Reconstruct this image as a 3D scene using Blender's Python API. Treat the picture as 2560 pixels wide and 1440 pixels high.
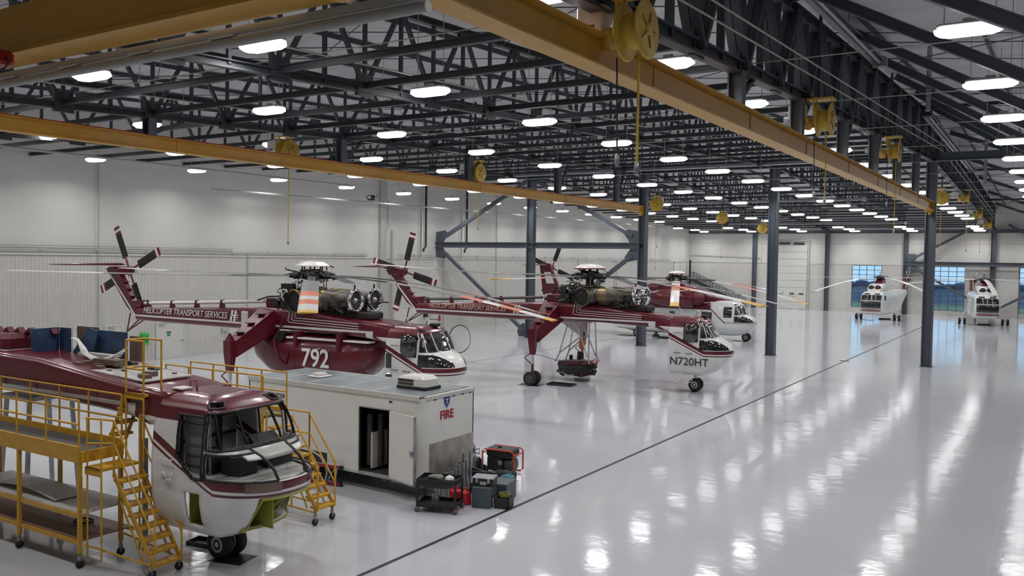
import bpy, math, random
from mathutils import Vector, Matrix, Euler
from math import sin, cos, pi, radians

for o in list(bpy.data.objects): bpy.data.objects.remove(o)
scene = bpy.context.scene
COL = scene.collection
random.seed(7)

# ------------------------------------------------------------------ camera
cam_d = bpy.data.cameras.new('camera'); cam = bpy.data.objects.new('camera', cam_d); COL.objects.link(cam)
cam_d.sensor_width = 36.0; cam_d.lens = 2142.95 / 2560 * 36.0; cam_d.clip_start = .1; cam_d.clip_end = 2000
_r = ((0.84248692, -0.03137053, -0.53780264), (0.53851353, 0.02161916, 0.84233948), (0.0147978, 0.99927399, -0.03510731))
cam.matrix_world = Matrix(((_r[0][0], _r[0][1], -_r[0][2], 0), (_r[1][0], _r[1][1], -_r[1][2], 0), (_r[2][0], _r[2][1], -_r[2][2], 6.2), (0, 0, 0, 1)))
scene.camera = cam

# ------------------------------------------------------------------ world (overcast dusk outside)
w = bpy.data.worlds.new('world'); scene.world = w; w.use_nodes = True
_n = w.node_tree.nodes; _l = w.node_tree.links
_bg = _n['Background']; _bg.inputs[0].default_value = (0.50, 0.74, 0.98, 1); _bg.inputs[1].default_value = 1.2

# ------------------------------------------------------------------ exposure
scene.view_settings.view_transform = 'Standard'; scene.view_settings.look = 'None'
scene.view_settings.exposure = 0.0; scene.view_settings.gamma = 1.0; scene.view_settings.use_curve_mapping = False
LAMP_W = 106.0
LENS_E = 9.0

# ------------------------------------------------------------------ materials
MATS = {}
def principled(name):
    m = bpy.data.materials.new(name); m.use_nodes = True
    return m, m.node_tree.nodes, m.node_tree.links, m.node_tree.nodes['Principled BSDF']
def mat(name, col, rough=.5, metal=0., noise=0., nscale=8., bump=0., bscale=20., coat=0., spec=.5, alpha=1., trans=0., emit=None, es=1., stretch=None):
    if name in MATS: return MATS[name]
    m, n, l, b = principled(name)
    b.inputs['Base Color'].default_value = (*col, 1); b.inputs['Roughness'].default_value = rough; b.inputs['Metallic'].default_value = metal
    b.inputs['Specular IOR Level'].default_value = spec; b.inputs['Coat Weight'].default_value = coat; b.inputs['Coat Roughness'].default_value = .06
    b.inputs['Alpha'].default_value = alpha; b.inputs['Transmission Weight'].default_value = trans
    if emit: b.inputs['Emission Color'].default_value = (*emit, 1); b.inputs['Emission Strength'].default_value = es
    if noise or bump:
        tc = n.new('ShaderNodeTexCoord'); src = tc.outputs['Object']
        if stretch:
            mp = n.new('ShaderNodeMapping'); mp.inputs['Scale'].default_value = stretch; l.new(src, mp.inputs[0]); src = mp.outputs[0]
    if noise:
        t = n.new('ShaderNodeTexNoise'); t.inputs['Scale'].default_value = nscale; t.inputs['Detail'].default_value = 6; l.new(src, t.inputs['Vector'])
        r = n.new('ShaderNodeMapRange'); r.inputs['From Min'].default_value = .3; r.inputs['From Max'].default_value = .7; r.inputs['To Min'].default_value = 1 - noise; r.inputs['To Max'].default_value = 1 + noise * .5
        l.new(t.outputs['Fac'], r.inputs['Value'])
        mx = n.new('ShaderNodeVectorMath'); mx.operation = 'SCALE'; mx.inputs[0].default_value = col; l.new(r.outputs[0], mx.inputs['Scale']); l.new(mx.outputs[0], b.inputs['Base Color'])
    if bump:
        t2 = n.new('ShaderNodeTexNoise'); t2.inputs['Scale'].default_value = bscale; t2.inputs['Detail'].default_value = 4; l.new(src, t2.inputs['Vector'])
        bp = n.new('ShaderNodeBump'); bp.inputs['Strength'].default_value = bump; bp.inputs['Distance'].default_value = .05; l.new(t2.outputs['Fac'], bp.inputs['Height']); l.new(bp.outputs[0], b.inputs['Normal'])
    MATS[name] = m
    return m

mat('wall_white', (.62, .615, .58), .55, noise=.05, nscale=.6)
mat('wall_sheet', (.60, .59, .555), .45, noise=.05, nscale=2.)
mat('steel', (.045, .051, .062), .5, noise=.15, nscale=3.)
mat('steel_col', (.075, .09, .112), .45, noise=.12, nscale=2.)
mat('crane_yellow', (.60, .33, .045), .38, noise=.1, nscale=1.5)
mat('crane_rail', (.45, .09, .03), .6)
mat('reel_yellow', (.70, .47, .08), .4, noise=.12, nscale=6)
mat('stand_yellow', (.60, .33, .025), .42, noise=.18, nscale=9)
mat('stand_post', (.30, .22, .05), .5, noise=.2, nscale=9)
mat('deck_grey', (.10, .095, .09), .7, noise=.25, nscale=14)
mat('galv', (.42, .44, .46), .38, metal=.75, noise=.25, nscale=5)
mat('pipe_grey', (.42, .42, .40), .45)
mat('cable', (.03, .03, .032), .6)
mat('cable_yellow', (.62, .42, .05), .6)
mat('black', (.012, .012, .013), .5, noise=.2, nscale=12)
mat('rubber', (.016, .016, .017), .7, noise=.25, nscale=25)
mat('tray_black', (.014, .015, .017), .38)
mat('wheel_hub', (.55, .55, .53), .4)
mat('wheel_dark', (.10, .10, .10), .5)
mat('maroon', (.112, .0055, .0155), .3, noise=.12, nscale=3, coat=.35)
mat('maroon_dull', (.11, .008, .018), .45, noise=.2, nscale=4)
mat('heli_white', (.74, .74, .72), .28, noise=.05, nscale=4, coat=.4)
mat('white', (.78, .78, .77), .4)
mat('white_dirty', (.56, .55, .51), .5, noise=.18, nscale=3)
mat('off_white', (.66, .65, .60), .42, noise=.06, nscale=5)
mat('beige_letter', (.66, .50, .38), .5)
mat('letter_white', (.80, .79, .77), .5)
mat('letter_dark', (.05, .03, .035), .5)
mat('letter_navy', (.03, .03, .08), .5)
mat('letter_red', (.38, .012, .02), .5)
mat('shield_blue', (.02, .06, .22), .4)
mat('glass_dark', (.012, .014, .017), .05, spec=.9, coat=.6)
mat('chrome', (.80, .81, .83), .10, metal=1.)
mat('alu', (.52, .53, .54), .34, metal=.8, noise=.2, nscale=7)
mat('engine', (.14, .125, .105), .42, metal=.7, noise=.5, nscale=9, bump=.3, bscale=25)
mat('engine_bronze', (.24, .18, .09), .4, metal=.7, noise=.35, nscale=8)
mat('machinery', (.055, .05, .047), .5, metal=.5, noise=.5, nscale=14, bump=.4, bscale=40)
mat('blade_black', (.018, .018, .017), .45)
mat('blade_grey', (.19, .19, .185), .45, noise=.1, nscale=4)
mat('blade_white', (.68, .68, .66), .3, coat=.3)
mat('blade_orange', (.55, .17, .085), .45)
mat('blade_yellow', (.60, .38, .07), .4)
mat('fin_red', (.17, .012, .026), .4)
mat('primer', (.38, .36, .07), .5, noise=.15, nscale=6)
mat('primer_grey', (.42, .42, .40), .5, noise=.3, nscale=5)
mat('navy_panel', (.035, .075, .16), .45, noise=.55, nscale=2.2)
mat('bare_brown', (.16, .11, .085), .55, noise=.35, nscale=4)
mat('gas_red', (.62, .025, .03), .35, noise=.08, nscale=5)
mat('gen_red', (.50, .05, .02), .4)
mat('box_grey', (.068, .088, .108), .45, noise=.1, nscale=6)
mat('teal', (.02, .14, .21), .5)
mat('plastic_black', (.018, .019, .021), .42)
mat('floor_strip', (.015, .017, .02), .5)
mat('cloth_grey', (.17, .17, .155), .85)
mat('rag_white', (.75, .75, .74), .85)
mat('ladder_red', (.28, .02, .035), .45)
mat('green_plastic', (.03, .45, .06), .4)
mat('sign_green', (.02, .28, .12), .5)
mat('trailer_roof', (.26, .29, .31), .36, metal=.35, noise=.25, nscale=1.6)
mat('trailer_white', (.70, .695, .66), .35, noise=.04, nscale=1.5)
mat('dirty_steel', (.46, .42, .36), .36, metal=.55, noise=.45, nscale=1.8)
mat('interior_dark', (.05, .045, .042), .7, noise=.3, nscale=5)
mat('wood', (.23, .13, .09), .55, noise=.3, nscale=5, stretch=(1, 8, 1))
mat('door_paint', (.60, .60, .57), .45)
mat('frame_blue', (.05, .075, .10), .45)
mat('grass', (.16, .22, .11), .9, noise=.3, nscale=.4)
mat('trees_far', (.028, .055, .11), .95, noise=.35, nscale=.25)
mat('insul', (.56, .555, .575), .75, noise=.16, nscale=1.1, bump=.5, bscale=1.4, stretch=(.22, 1, 1))
mat('light_body', (.5, .5, .5), .4)
mat('lens', (.9, .9, .9), .4, emit=(1, .985, .99), es=LENS_E)
mat('heater_body', (.34, .35, .37), .34, metal=.7, noise=.15, nscale=2)
mat('clear_glass', (.75, .85, .9), .03, trans=1.)
mat('fire_red', (.45, .015, .02), .35)
mat('hoist_red', (.40, .012, .015), .4, noise=.15, nscale=10)
mat('dome_white', (.78, .77, .72), .3, coat=.3)
mat('band_dark', (.05, .02, .03), .4)
mat('net_black', (.02, .02, .02), .8, bump=.5, bscale=30)
mat('orange', (.42, .14, .03), .5)
mat('olive', (.20, .19, .03), .7)

def floor_material():
    m, n, l, b = principled('floor_epoxy')
    tc = n.new('ShaderNodeTexCoord')
    t = n.new('ShaderNodeTexNoise'); t.inputs['Scale'].default_value = .12; t.inputs['Detail'].default_value = 5; l.new(tc.outputs['Object'], t.inputs['Vector'])
    cr = n.new('ShaderNodeValToRGB'); cr.color_ramp.elements[0].position = .3; cr.color_ramp.elements[0].color = (.485, .50, .54, 1); cr.color_ramp.elements[1].position = .7; cr.color_ramp.elements[1].color = (.535, .55, .585, 1)
    l.new(t.outputs['Fac'], cr.inputs[0])
    # thin saw cuts every 6 m
    sx = n.new('ShaderNodeSeparateXYZ'); l.new(tc.outputs['Object'], sx.inputs[0])
    outs = []
    for ax, off in (('X', .1), ('Y', 1.0)):
        a = n.new('ShaderNodeMath'); a.operation = 'ADD'; a.inputs[1].default_value = 600 + off; l.new(sx.outputs[ax], a.inputs[0])
        q = n.new('ShaderNodeMath'); q.operation = 'MODULO'; q.inputs[1].default_value = 4.68; l.new(a.outputs[0], q.inputs[0])
        c = n.new('ShaderNodeMath'); c.operation = 'LESS_THAN'; c.inputs[1].default_value = .02; l.new(q.outputs[0], c.inputs[0]); outs.append(c)
    mx = n.new('ShaderNodeMath'); mx.operation = 'MAXIMUM'; l.new(outs[0].outputs[0], mx.inputs[0]); l.new(outs[1].outputs[0], mx.inputs[1])
    mm = n.new('ShaderNodeMath'); mm.operation = 'MULTIPLY'; mm.inputs[1].default_value = .35; l.new(mx.outputs[0], mm.inputs[0])
    mix = n.new('ShaderNodeMix'); mix.data_type = 'RGBA'; l.new(mm.outputs[0], mix.inputs[0]); l.new(cr.outputs[0], mix.inputs[6]); mix.inputs[7].default_value = (.70, .71, .72, 1)
    l.new(mix.outputs[2], b.inputs['Base Color'])
    t2 = n.new('ShaderNodeTexNoise'); t2.inputs['Scale'].default_value = .5; t2.inputs['Detail'].default_value = 4; l.new(tc.outputs['Object'], t2.inputs['Vector'])
    mr = n.new('ShaderNodeMapRange'); mr.inputs['To Min'].default_value = .06; mr.inputs['To Max'].default_value = .14; l.new(t2.outputs['Fac'], mr.inputs['Value']); l.new(mr.outputs[0], b.inputs['Roughness'])
    t3 = n.new('ShaderNodeTexNoise'); t3.inputs['Scale'].default_value = 1.6; t3.inputs['Detail'].default_value = 3; l.new(tc.outputs['Object'], t3.inputs['Vector'])
    bp = n.new('ShaderNodeBump'); bp.inputs['Strength'].default_value = .10; bp.inputs['Distance'].default_value = .05; l.new(t3.outputs['Fac'], bp.inputs['Height']); l.new(bp.outputs[0], b.inputs['Normal'])
    b.inputs['Specular IOR Level'].default_value = .75
    MATS['floor'] = m
floor_material()

# ------------------------------------------------------------------ mesh builder
class MB:
    def __init__(s): s.v = []; s.f = []; s.sm = []
    def add(s, vs, fs, smooth=False):
        o = len(s.v); s.v += [tuple(p) for p in vs]; s.f += [tuple(i + o for i in f) for f in fs]; s.sm += [smooth] * len(fs); return s
    def box(s, x0, x1, y0, y1, z0, z1):
        return s.add([(x0, y0, z0), (x1, y0, z0), (x1, y1, z0), (x0, y1, z0), (x0, y0, z1), (x1, y0, z1), (x1, y1, z1), (x0, y1, z1)],
                     [(3, 2, 1, 0), (4, 5, 6, 7), (0, 1, 5, 4), (1, 2, 6, 5), (2, 3, 7, 6), (3, 0, 4, 7)])
    def bev(s, x0, x1, y0, y1, z0, z1, b):
        # box with chamfered vertical and top edges
        def ring(z, i): return [(x0 + i + b, y0 + i, z), (x1 - i - b, y0 + i, z), (x1 - i, y0 + i + b, z), (x1 - i, y1 - i - b, z), (x1 - i - b, y1 - i, z), (x0 + i + b, y1 - i, z), (x0 + i, y1 - i - b, z), (x0 + i, y0 + i + b, z)]
        return s.loft([ring(z0, b * .5), ring(z0 + b, 0), ring(z1 - b, 0), ring(z1, b * .7)], caps=True)
    def bar(s, p, q, w, h=None, up=(0, 0, 1)):
        h = h or w; p = Vector(p); q = Vector(q); d = (q - p).normalized(); u = Vector(up)
        if abs(d.dot(u)) > .98: u = Vector((0, 1, 0))
        a = d.cross(u).normalized() * (w / 2); b = a.cross(d).normalized() * (h / 2)
        return s.add([p - a - b, p + a - b, p + a + b, p - a + b, q - a - b, q + a - b, q + a + b, q - a + b], [(3, 2, 1, 0), (4, 5, 6, 7), (0, 1, 5, 4), (1, 2, 6, 5), (2, 3, 7, 6), (3, 0, 4, 7)])
    def loft(s, rings, caps=True, smooth=False, closed=True):
        n = len(rings[0]); vs = [p for r in rings for p in r]; fs = []
        for k in range(len(rings) - 1):
            for i in range(n if closed else n - 1):
                j = (i + 1) % n; fs.append((k * n + i, k * n + j, (k + 1) * n + j, (k + 1) * n + i))
        s.add(vs, fs, smooth)
        if caps:
            s.add(rings[0], [tuple(reversed(range(n)))]); s.add(rings[-1], [tuple(range(n))])
        return s
    def path(s, pts, r, n=8, caps=True, smooth=True):
        pts = [Vector(p) for p in pts]; rs = r if isinstance(r, (list, tuple)) else [r] * len(pts); rings = []
        ref = None
        for i, p in enumerate(pts):
            d = ((pts[min(i + 1, len(pts) - 1)] - pts[max(i - 1, 0)])).normalized()
            if ref is None or abs(d.dot(ref)) > .97: ref = Vector((0, 0, 1)) if abs(d.z) < .9 else Vector((1, 0, 0))
            a = d.cross(ref).normalized(); b = a.cross(d).normalized(); ref = b
            rings.append([p + (a * cos(2 * pi * k / n) + b * sin(2 * pi * k / n)) * rs[i] for k in range(n)])
        return s.loft(rings, caps, smooth)
    def tube(s, p, q, r, n=8, r2=None, smooth=True): return s.path([p, q], [r, r if r2 is None else r2], n, True, smooth)
    def lathe(s, prof, o=(0, 0, 0), axis=(0, 0, 1), n=24, smooth=True, caps=True):
        # prof: (radius, height along axis)
        ax = Vector(axis).normalized(); u = Vector((1, 0, 0)) if abs(ax.x) < .9 else Vector((0, 1, 0)); a = ax.cross(u).normalized(); b = ax.cross(a)
        o = Vector(o)
        return s.loft([[o + ax * h + (a * cos(2 * pi * k / n) + b * sin(2 * pi * k / n)) * max(r, 1e-4) for k in range(n)] for r, h in prof], caps, smooth)
    def prism(s, poly, p0, p1, fn):
        # poly: 2d points, fn(u,v,t)->3d
        return s.loft([[fn(u, v, p0) for u, v in poly], [fn(u, v, p1) for u, v in poly]], True)
    def mesh(s, name, m):
        me = bpy.data.meshes.new(name); me.from_pydata(s.v, [], s.f); me.update()
        me.polygons.foreach_set('use_smooth', s.sm); me.materials.append(MATS[m] if isinstance(m, str) else m)
        return me
    def build(s, name, m, parent=None, loc=None, rz=0.):
        return link(name, s.mesh(name, m), parent, loc, rz)

def link(name, me, parent=None, loc=None, rz=0., M=None):
    o = bpy.data.objects.new(name, me); COL.objects.link(o)
    if parent: o.parent = parent
    if M is not None: o.matrix_local = M
    else:
        if loc: o.location = loc
        if rz: o.rotation_euler = (0, 0, rz)
    return o
def tag(o, label=None, cat=None, group=None, kind=None):
    if label: o['label'] = label
    if cat: o['category'] = cat
    if group: o['group'] = group
    if kind: o['kind'] = kind
    return o
def thing(name, label, cat, loc=(0, 0, 0), rz=0., group=None, kind=None):
    o = bpy.data.objects.new(name, None); COL.objects.link(o); o.empty_display_size = .2
    o.location = loc; o.rotation_euler = (0, 0, rz)
    return tag(o, label, cat, group, kind)
def struct(name, parent=None):
    o = bpy.data.objects.new(name, None); COL.objects.link(o); o['kind'] = 'structure'
    if parent: o.parent = parent
    return o
def text(name, s, size, m, M, parent, shear=0., ext=.004, space=1., bold=0., sx=1.):
    cu = bpy.data.curves.new(name, 'FONT'); cu.body = s; cu.size = size; cu.shear = shear; cu.extrude = ext; cu.align_x = 'CENTER'; cu.align_y = 'CENTER'; cu.space_character = space; cu.offset = bold
    cu.resolution_u = 3
    t = bpy.data.objects.new(name, cu); COL.objects.link(t); dg = bpy.context.evaluated_depsgraph_get(); dg.update()
    me = bpy.data.meshes.new_from_object(t.evaluated_get(dg)); bpy.data.objects.remove(t)
    me.materials.clear(); me.materials.append(MATS[m]); me.name = name
    if sx != 1.: me.transform(Matrix.Diagonal((sx, 1, 1, 1)))
    return link(name, me, parent, M=M)
def frame(loc, X, Y):
    X = Vector(X).normalized(); Y = Vector(Y); Y = (Y - X * Y.dot(X)).normalized(); Z = X.cross(Y)
    return Matrix(((X.x, Y.x, Z.x, loc[0]), (X.y, Y.y, Z.y, loc[1]), (X.z, Y.z, Z.z, loc[2]), (0, 0, 0, 1)))
def along(p, q, up=(0, 0, 1)):
    # matrix taking the unit bar (x 0..1) onto p->q, cross-section unscaled
    p = Vector(p); q = Vector(q); d = q - p; L = d.length; d = d / L; u = Vector(up)
    if abs(d.dot(u)) > .98: u = Vector((0, 1, 0))
    y = u.cross(d).normalized(); z = d.cross(y)
    return Matrix(((d.x * L, y.x, z.x, p.x), (d.y * L, y.y, z.y, p.y), (d.z * L, y.z, z.z, p.z), (0, 0, 0, 1)))
UNIT = {}
def unit_bar(wd, ht, m):
    k = ('b', wd, ht, m)
    if k not in UNIT: UNIT[k] = MB().box(0, 1, -wd / 2, wd / 2, -ht / 2, ht / 2).mesh('bar', m)
    return UNIT[k]
def unit_i(wd, ht, tf, tw, m):
    k = ('i', wd, ht, m)
    if k not in UNIT:
        b = MB(); b.box(0, 1, -wd / 2, wd / 2, ht / 2 - tf, ht / 2); b.box(0, 1, -wd / 2, wd / 2, -ht / 2, -ht / 2 + tf); b.box(0, 1, -tw / 2, tw / 2, -ht / 2 + tf, ht / 2 - tf)
        UNIT[k] = b.mesh('beam', m)
    return UNIT[k]
def unit_tube(r, m, n=8):
    k = ('t', r, m)
    if k not in UNIT: UNIT[k] = MB().tube((0, 0, 0), (1, 0, 0), r, n).mesh('rod', m)
    return UNIT[k]
def member(name, me, p, q, parent, up=(0, 0, 1)): return link(name, me, parent, M=along(p, q, up))

# ================================================================== STRUCTURE
XW, YR, YB, XE, YF = -44.0, 57.0, 115.3, 22.0, -3.0
SL = .0455
CX = (-6.63, -16.0, -25.3, -34.7)           # column / truss lines
def rise(y): return SL * y if y <= YR else SL * YR - .036 * (y - YR)
def zbot(y): return 9.9 + rise(y)
def ztop(y): return 12.25 + rise(y)
def zroof(y): return 12.78 + rise(y)

fl = MB().box(XW - .3, XE + .3, YF - .3, YB + .3, -.25, 0).build('floor', 'floor'); tag(fl, kind='structure')
for x, y0, y1, wd in ((-11.25, YF, 94.5, .10), (-29.2, 22, 112, .05)):
    MB().box(x - wd / 2, x + wd / 2, y0, y1, -.02, .004).build('joint_strip', 'floor_strip', fl)
MB().box(-11.55, -11.0, 56.6, 57.1, -.02, .006).build('floor_plate', 'floor_strip', fl)

# roof deck with sagging insulation blanket
def ceil_obj():
    b = MB()
    for ya, yb in ((YF - .3, YR), (YR, YB + .3)):
        b.add([(XW - .3, ya, zroof(ya)), (XE + .3, ya, zroof(ya)), (XE + .3, yb, zroof(yb)), (XW - .3, yb, zroof(yb)), (XW - .3, ya, zroof(ya) + .2), (XE + .3, ya, zroof(ya) + .2), (XE + .3, yb, zroof(yb) + .2), (XW - .3, yb, zroof(yb) + .2)],
              [(3, 2, 1, 0), (4, 5, 6, 7), (0, 1, 5, 4), (1, 2, 6, 5), (2, 3, 7, 6), (3, 0, 4, 7)])
    return tag(b.build('ceiling', 'insul'), kind='structure')
ceiling = ceil_obj()
# purlins along the building, straps and bracing rods under the blanket
pur = unit_bar(.07, .16, 'steel')
x = XW + 1.2
k = 0
while x < 4:
    for ya, yb in ((YF, YR), (YR, YB)):
        member('purlin', pur, (x, ya, zroof(ya) - .1), (x, yb, zroof(yb) - .1), ceiling)
    x += 3.1; k += 1
rod = unit_tube(.018, 'steel', 6)
for k in range(-4, 22):                      # diagonal straps
    y0 = -18 + k * 5.6; pts = []
    for xx in (XW, 6.0):
        pts.append([xx, y0 + (xx - XW) * .71])
    (xa, ya), (xb, yb) = pts
    def clip(xa, ya, xb, yb, lo, hi):
        t0 = max(0, (lo - ya) / (yb - ya)); t1 = min(1, (hi - ya) / (yb - ya))
        return None if t1 - t0 < .02 else ((xa + (xb - xa) * t0, ya + (yb - ya) * t0), (xa + (xb - xa) * t1, ya + (yb - ya) * t1))
    for lo, hi in ((YF, YR), (YR, YB)):
        r_ = clip(xa, ya, xb, yb, lo, hi)
        if r_: member('strap', rod, (*r_[0], zroof(r_[0][1]) - .12), (*r_[1], zroof(r_[1][1]) - .12), ceiling)
for cxi in range(4):                         # crossed bracing rods in the roof plane
    xa = CX[cxi]; xb = xa + 9.35
    for yy in range(6, 110, 12):
        for s in (0, 1):
            p, q = ((xa, yy), (xb, yy + 6)) if s else ((xa, yy + 6), (xb, yy))
            member('brace_rod', rod, (*p, ztop(p[1]) - .1), (*q, ztop(q[1]) - .1), ceiling)

# ---------------------------------------------------------------- walls
wall_left = tag(MB().box(XW - .3, XW, YF, YB, 0, 15.6).build('wall_left', 'wall_white'), kind='structure')
wins = [(-22.3, -18.75), (-13.05, -9.5), (-3.9, -.35), (5.3, 8.85)]
b = MB(); xs = XW - .3
for a, c in wins:
    b.box(xs, a, YB, YB + .3, 0, 15.6); b.box(a, c, YB, YB + .3, 0, .6); b.box(a, c, YB, YB + .3, 5.92, 15.6); xs = c
b.box(xs, XE, YB, YB + .3, 0, 15.6)
wall_back = tag(b.build('wall_back', 'wall_white'), kind='structure')
tag(MB().box(XE, XE + .3, YF, YB, 0, 15.6).build('wall_right', 'wall_white'), kind='structure')
tag(MB().box(XW - .3, XE + .3, YF - .3, YF, 0, 15.6).build('wall_front', 'wall_white'), kind='structure')

# ribbed wainscot sheets, 1 m wide each, five ribs
def sheet_mesh(h):
    prof = []
    for k in range(5):
        u = k * .2; prof += [(u, .008), (u + .115, .008), (u + .14, .045), (u + .175, .045)]
    prof.append((1.0, .008)); b = MB(); n = len(prof)
    b.add([(u, d, 0) for u, d in prof] + [(u, d, h) for u, d in prof], [(i, i + 1, n + i + 1, n + i) for i in range(n - 1)])
    b.add([(0, 0, h), (1, 0, h), (1, .03, h), (0, .03, h)], [(0, 1, 2, 3)])
    return b.mesh('wainscot_sheet', 'wall_sheet')
SH = sheet_mesh(6.0)
for k in range(int(YB - YF)):
    y = YF + k
    link('wainscot_sheet', SH, wall_left, M=Matrix(((0, 1, 0, XW), (1, 0, 0, y), (0, 0, 1, 0), (0, 0, 0, 1))))
SHB = sheet_mesh(.6)
for k in range(int(XE - XW)):
    x = XW + k
    hit = any(a < x + .98 and c > x + .02 for a, c in wins)
    if x < -41.5: continue
    if not hit: link('wainscot_sheet', SH, wall_back, M=Matrix(((1, 0, 0, x), (0, -1, 0, YB), (0, 0, 1, 0), (0, 0, 0, 1))))
for a, c in wins:
    for k in range(4):
        link('wainscot_sheet', SHB, wall_back, M=Matrix((((c - a) / 4, 0, 0, a + (c - a) / 4 * k), (0, -1, 0, YB), (0, 0, 1, 0), (0, 0, 0, 1))))
    for x0, x1 in ((math.floor(a - XW) + XW, a - .03), (c + .03, math.ceil(c - XW) + XW)):
        if x1 - x0 > .06: link('wainscot_sheet', SH, wall_back, M=Matrix(((x1 - x0, 0, 0, x0), (0, -1, 0, YB), (0, 0, 1, 0), (0, 0, 0, 1))))
# cap flashing, conduits and pipes on the left wall
MB().box(XW, XW + .07, YF, YB, 6.0, 6.1).build('wainscot_cap', 'wall_sheet', wall_left)
MB().box(XW, XE, YB - .07, YB, 6.0, 6.1).build('wainscot_cap', 'wall_sheet', wall_back)
for z, r, y0, y1 in ((6.5, .035, YF, 36.0), (6.28, .05, YF, 48.5), (6.28, .035, 52, 108)):
    MB().tube((XW + .12, y0, z), (XW + .12, y1, z), r, 6).build('conduit', 'pipe_grey', wall_left)
for y in range(0, 108, 3):
    if not 49 < y < 52: MB().box(XW, XW + .16, y - .03, y + .03, 6.22, 6.36).build('conduit_clip', 'pipe_grey', wall_left)
for y, z0, z1 in ((27.1, 0, 12.5), (37.2, 0, 6.2), (21.7, 0, 6.1), (66, 0, 12.5), (75, 0, 6.2), (82, 0, 6.2), (91, 0, 6.2), (91.6, 0, 6.2), (58, .0, 6.2)):
    MB().tube((XW + .1, y, z0), (XW + .1, y, z1), .035, 6).build('conduit', 'pipe_grey', wall_left)
MB().box(XW, XW + .25, 49.8, 50.5, 0, 13.5).build('wall_column', 'pipe_grey', wall_left)
MB().tube((XW + .3, 51.1, 0), (XW + .3, 51.1, 8.2), .1, 10).build('wall_pipe', 'pipe_grey', wall_left)
MB().path([(XW + .3, 50.6, 10.5), (XW + .3, 50.6, 8.7), (XW + .3, 50.8, 8.6)], .05, 6).build('wall_pipe', 'pipe_grey', wall_left)
for yy in (55.0, 60.7):
    MB().path([(XW + .5, yy, 13.5), (XW + .5, yy, 7.0), (XW + .5, yy - .25, 6.85), (XW + .5, yy - .3, 6.6)], .09, 8).build('drop_pipe', 'black', wall_left)
    MB().path([(XW + .5, yy - .28, 13.5), (XW + .5, yy - .28, 6.9)], .035, 6).build('drop_pipe', 'pipe_grey', wall_left)
# pipe run under the roof along the left wall
for p, q in (((-42.3, 33, 10.0), (-42.3, 110, 10.4)), ((-37.5, 10, 10.55), (-37.5, 40, 10.55))):
    MB().tube(p, q, .06, 8).build('pipe_run', 'pipe_grey', ceiling)

# doors on the left wall
def door(n, y0, y1, h, m='door_paint', sign=False, handle=True):
    d = struct('door_%d' % n)
    f = MB(); t = .09
    f.box(XW, XW + .1, y0 - t, y0, 0, h + t); f.box(XW, XW + .1, y1, y1 + t, 0, h + t); f.box(XW, XW + .1, y0, y1, h, h + t); f.build('door_frame', 'door_paint', d)
    MB().box(XW, XW + .075, y0, y1, .01, h).build('door_leaf', m, d)
    if handle: MB().box(XW + .07, XW + .13, y1 - .2, y1 - .08, 1.0, 1.06).build('door_handle', 'alu', d)
    MB().box(XW + .07, XW + .13, y0 + .1, y0 + .5, h - .12, h - .05).build('door_closer', 'pipe_grey', d)
    if sign:
        MB().box(XW + .07, XW + .085, (y0 + y1) / 2 - .3, (y0 + y1) / 2 + .0, 1.5, 1.58).build('door_sign', 'letter_dark', d)
        MB().box(XW + .07, XW + .085, (y0 + y1) / 2 - .26, (y0 + y1) / 2 - .04, 1.32, 1.46).build('door_sign', 'sign_green', d)
    return d
door(1, 25.75, 26.65, 2.1); door(2, 27.55, 28.45, 2.1); door(3, 30.7, 32.5, 2.1, sign=True); door(4, 51.7, 54.9, 2.1)
d5 = struct('door_5')
MB().box(XW, XW + .06, 109.4, 111.6, 3.7, 5.9).build('door_leaf', 'wall_sheet', d5)
f = MB(); f.box(XW, XW + .1, 109.3, 109.4, 3.6, 6); f.box(XW, XW + .1, 111.6, 111.7, 3.6, 6); f.box(XW, XW + .1, 109.3, 111.7, 5.9, 6.0); f.build('door_frame', 'pipe_grey', d5)
# dark counter opening
wn = struct('window_6')
MB().box(XW - .02, XW + .055, 23.1, 25.4, .95, 2.05).build('opening', 'interior_dark', wn)
f = MB(); f.box(XW, XW + .1, 23.0, 23.1, .9, 2.15); f.box(XW, XW + .1, 25.4, 25.5, .9, 2.15); f.box(XW, XW + .1, 23.0, 25.5, 2.05, 2.15); f.box(XW, XW + .14, 23.0, 25.5, .85, .95); f.build('window_frame', 'door_paint', wn)
MB().box(XW + .05, XW + .07, 24.2, 25.2, 1.3, 2.03).build('blue_poster', 'navy_panel', wn)
# electrical cabinets and notices by the fourth door
for y0, y1, z0, z1, m in ((55.35, 55.8, 1.2, 1.95, 'black'), (56.1, 56.6, 1.55, 1.65, 'pipe_grey'), (58.3, 58.9, 1.5, 1.65, 'letter_red'), (35.2, 35.7, 1.35, 1.55, 'pipe_grey')):
    MB().box(XW + .045, XW + .2, y0, y1, z0, z1).build('wall_box', m, wall_left)

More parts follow.
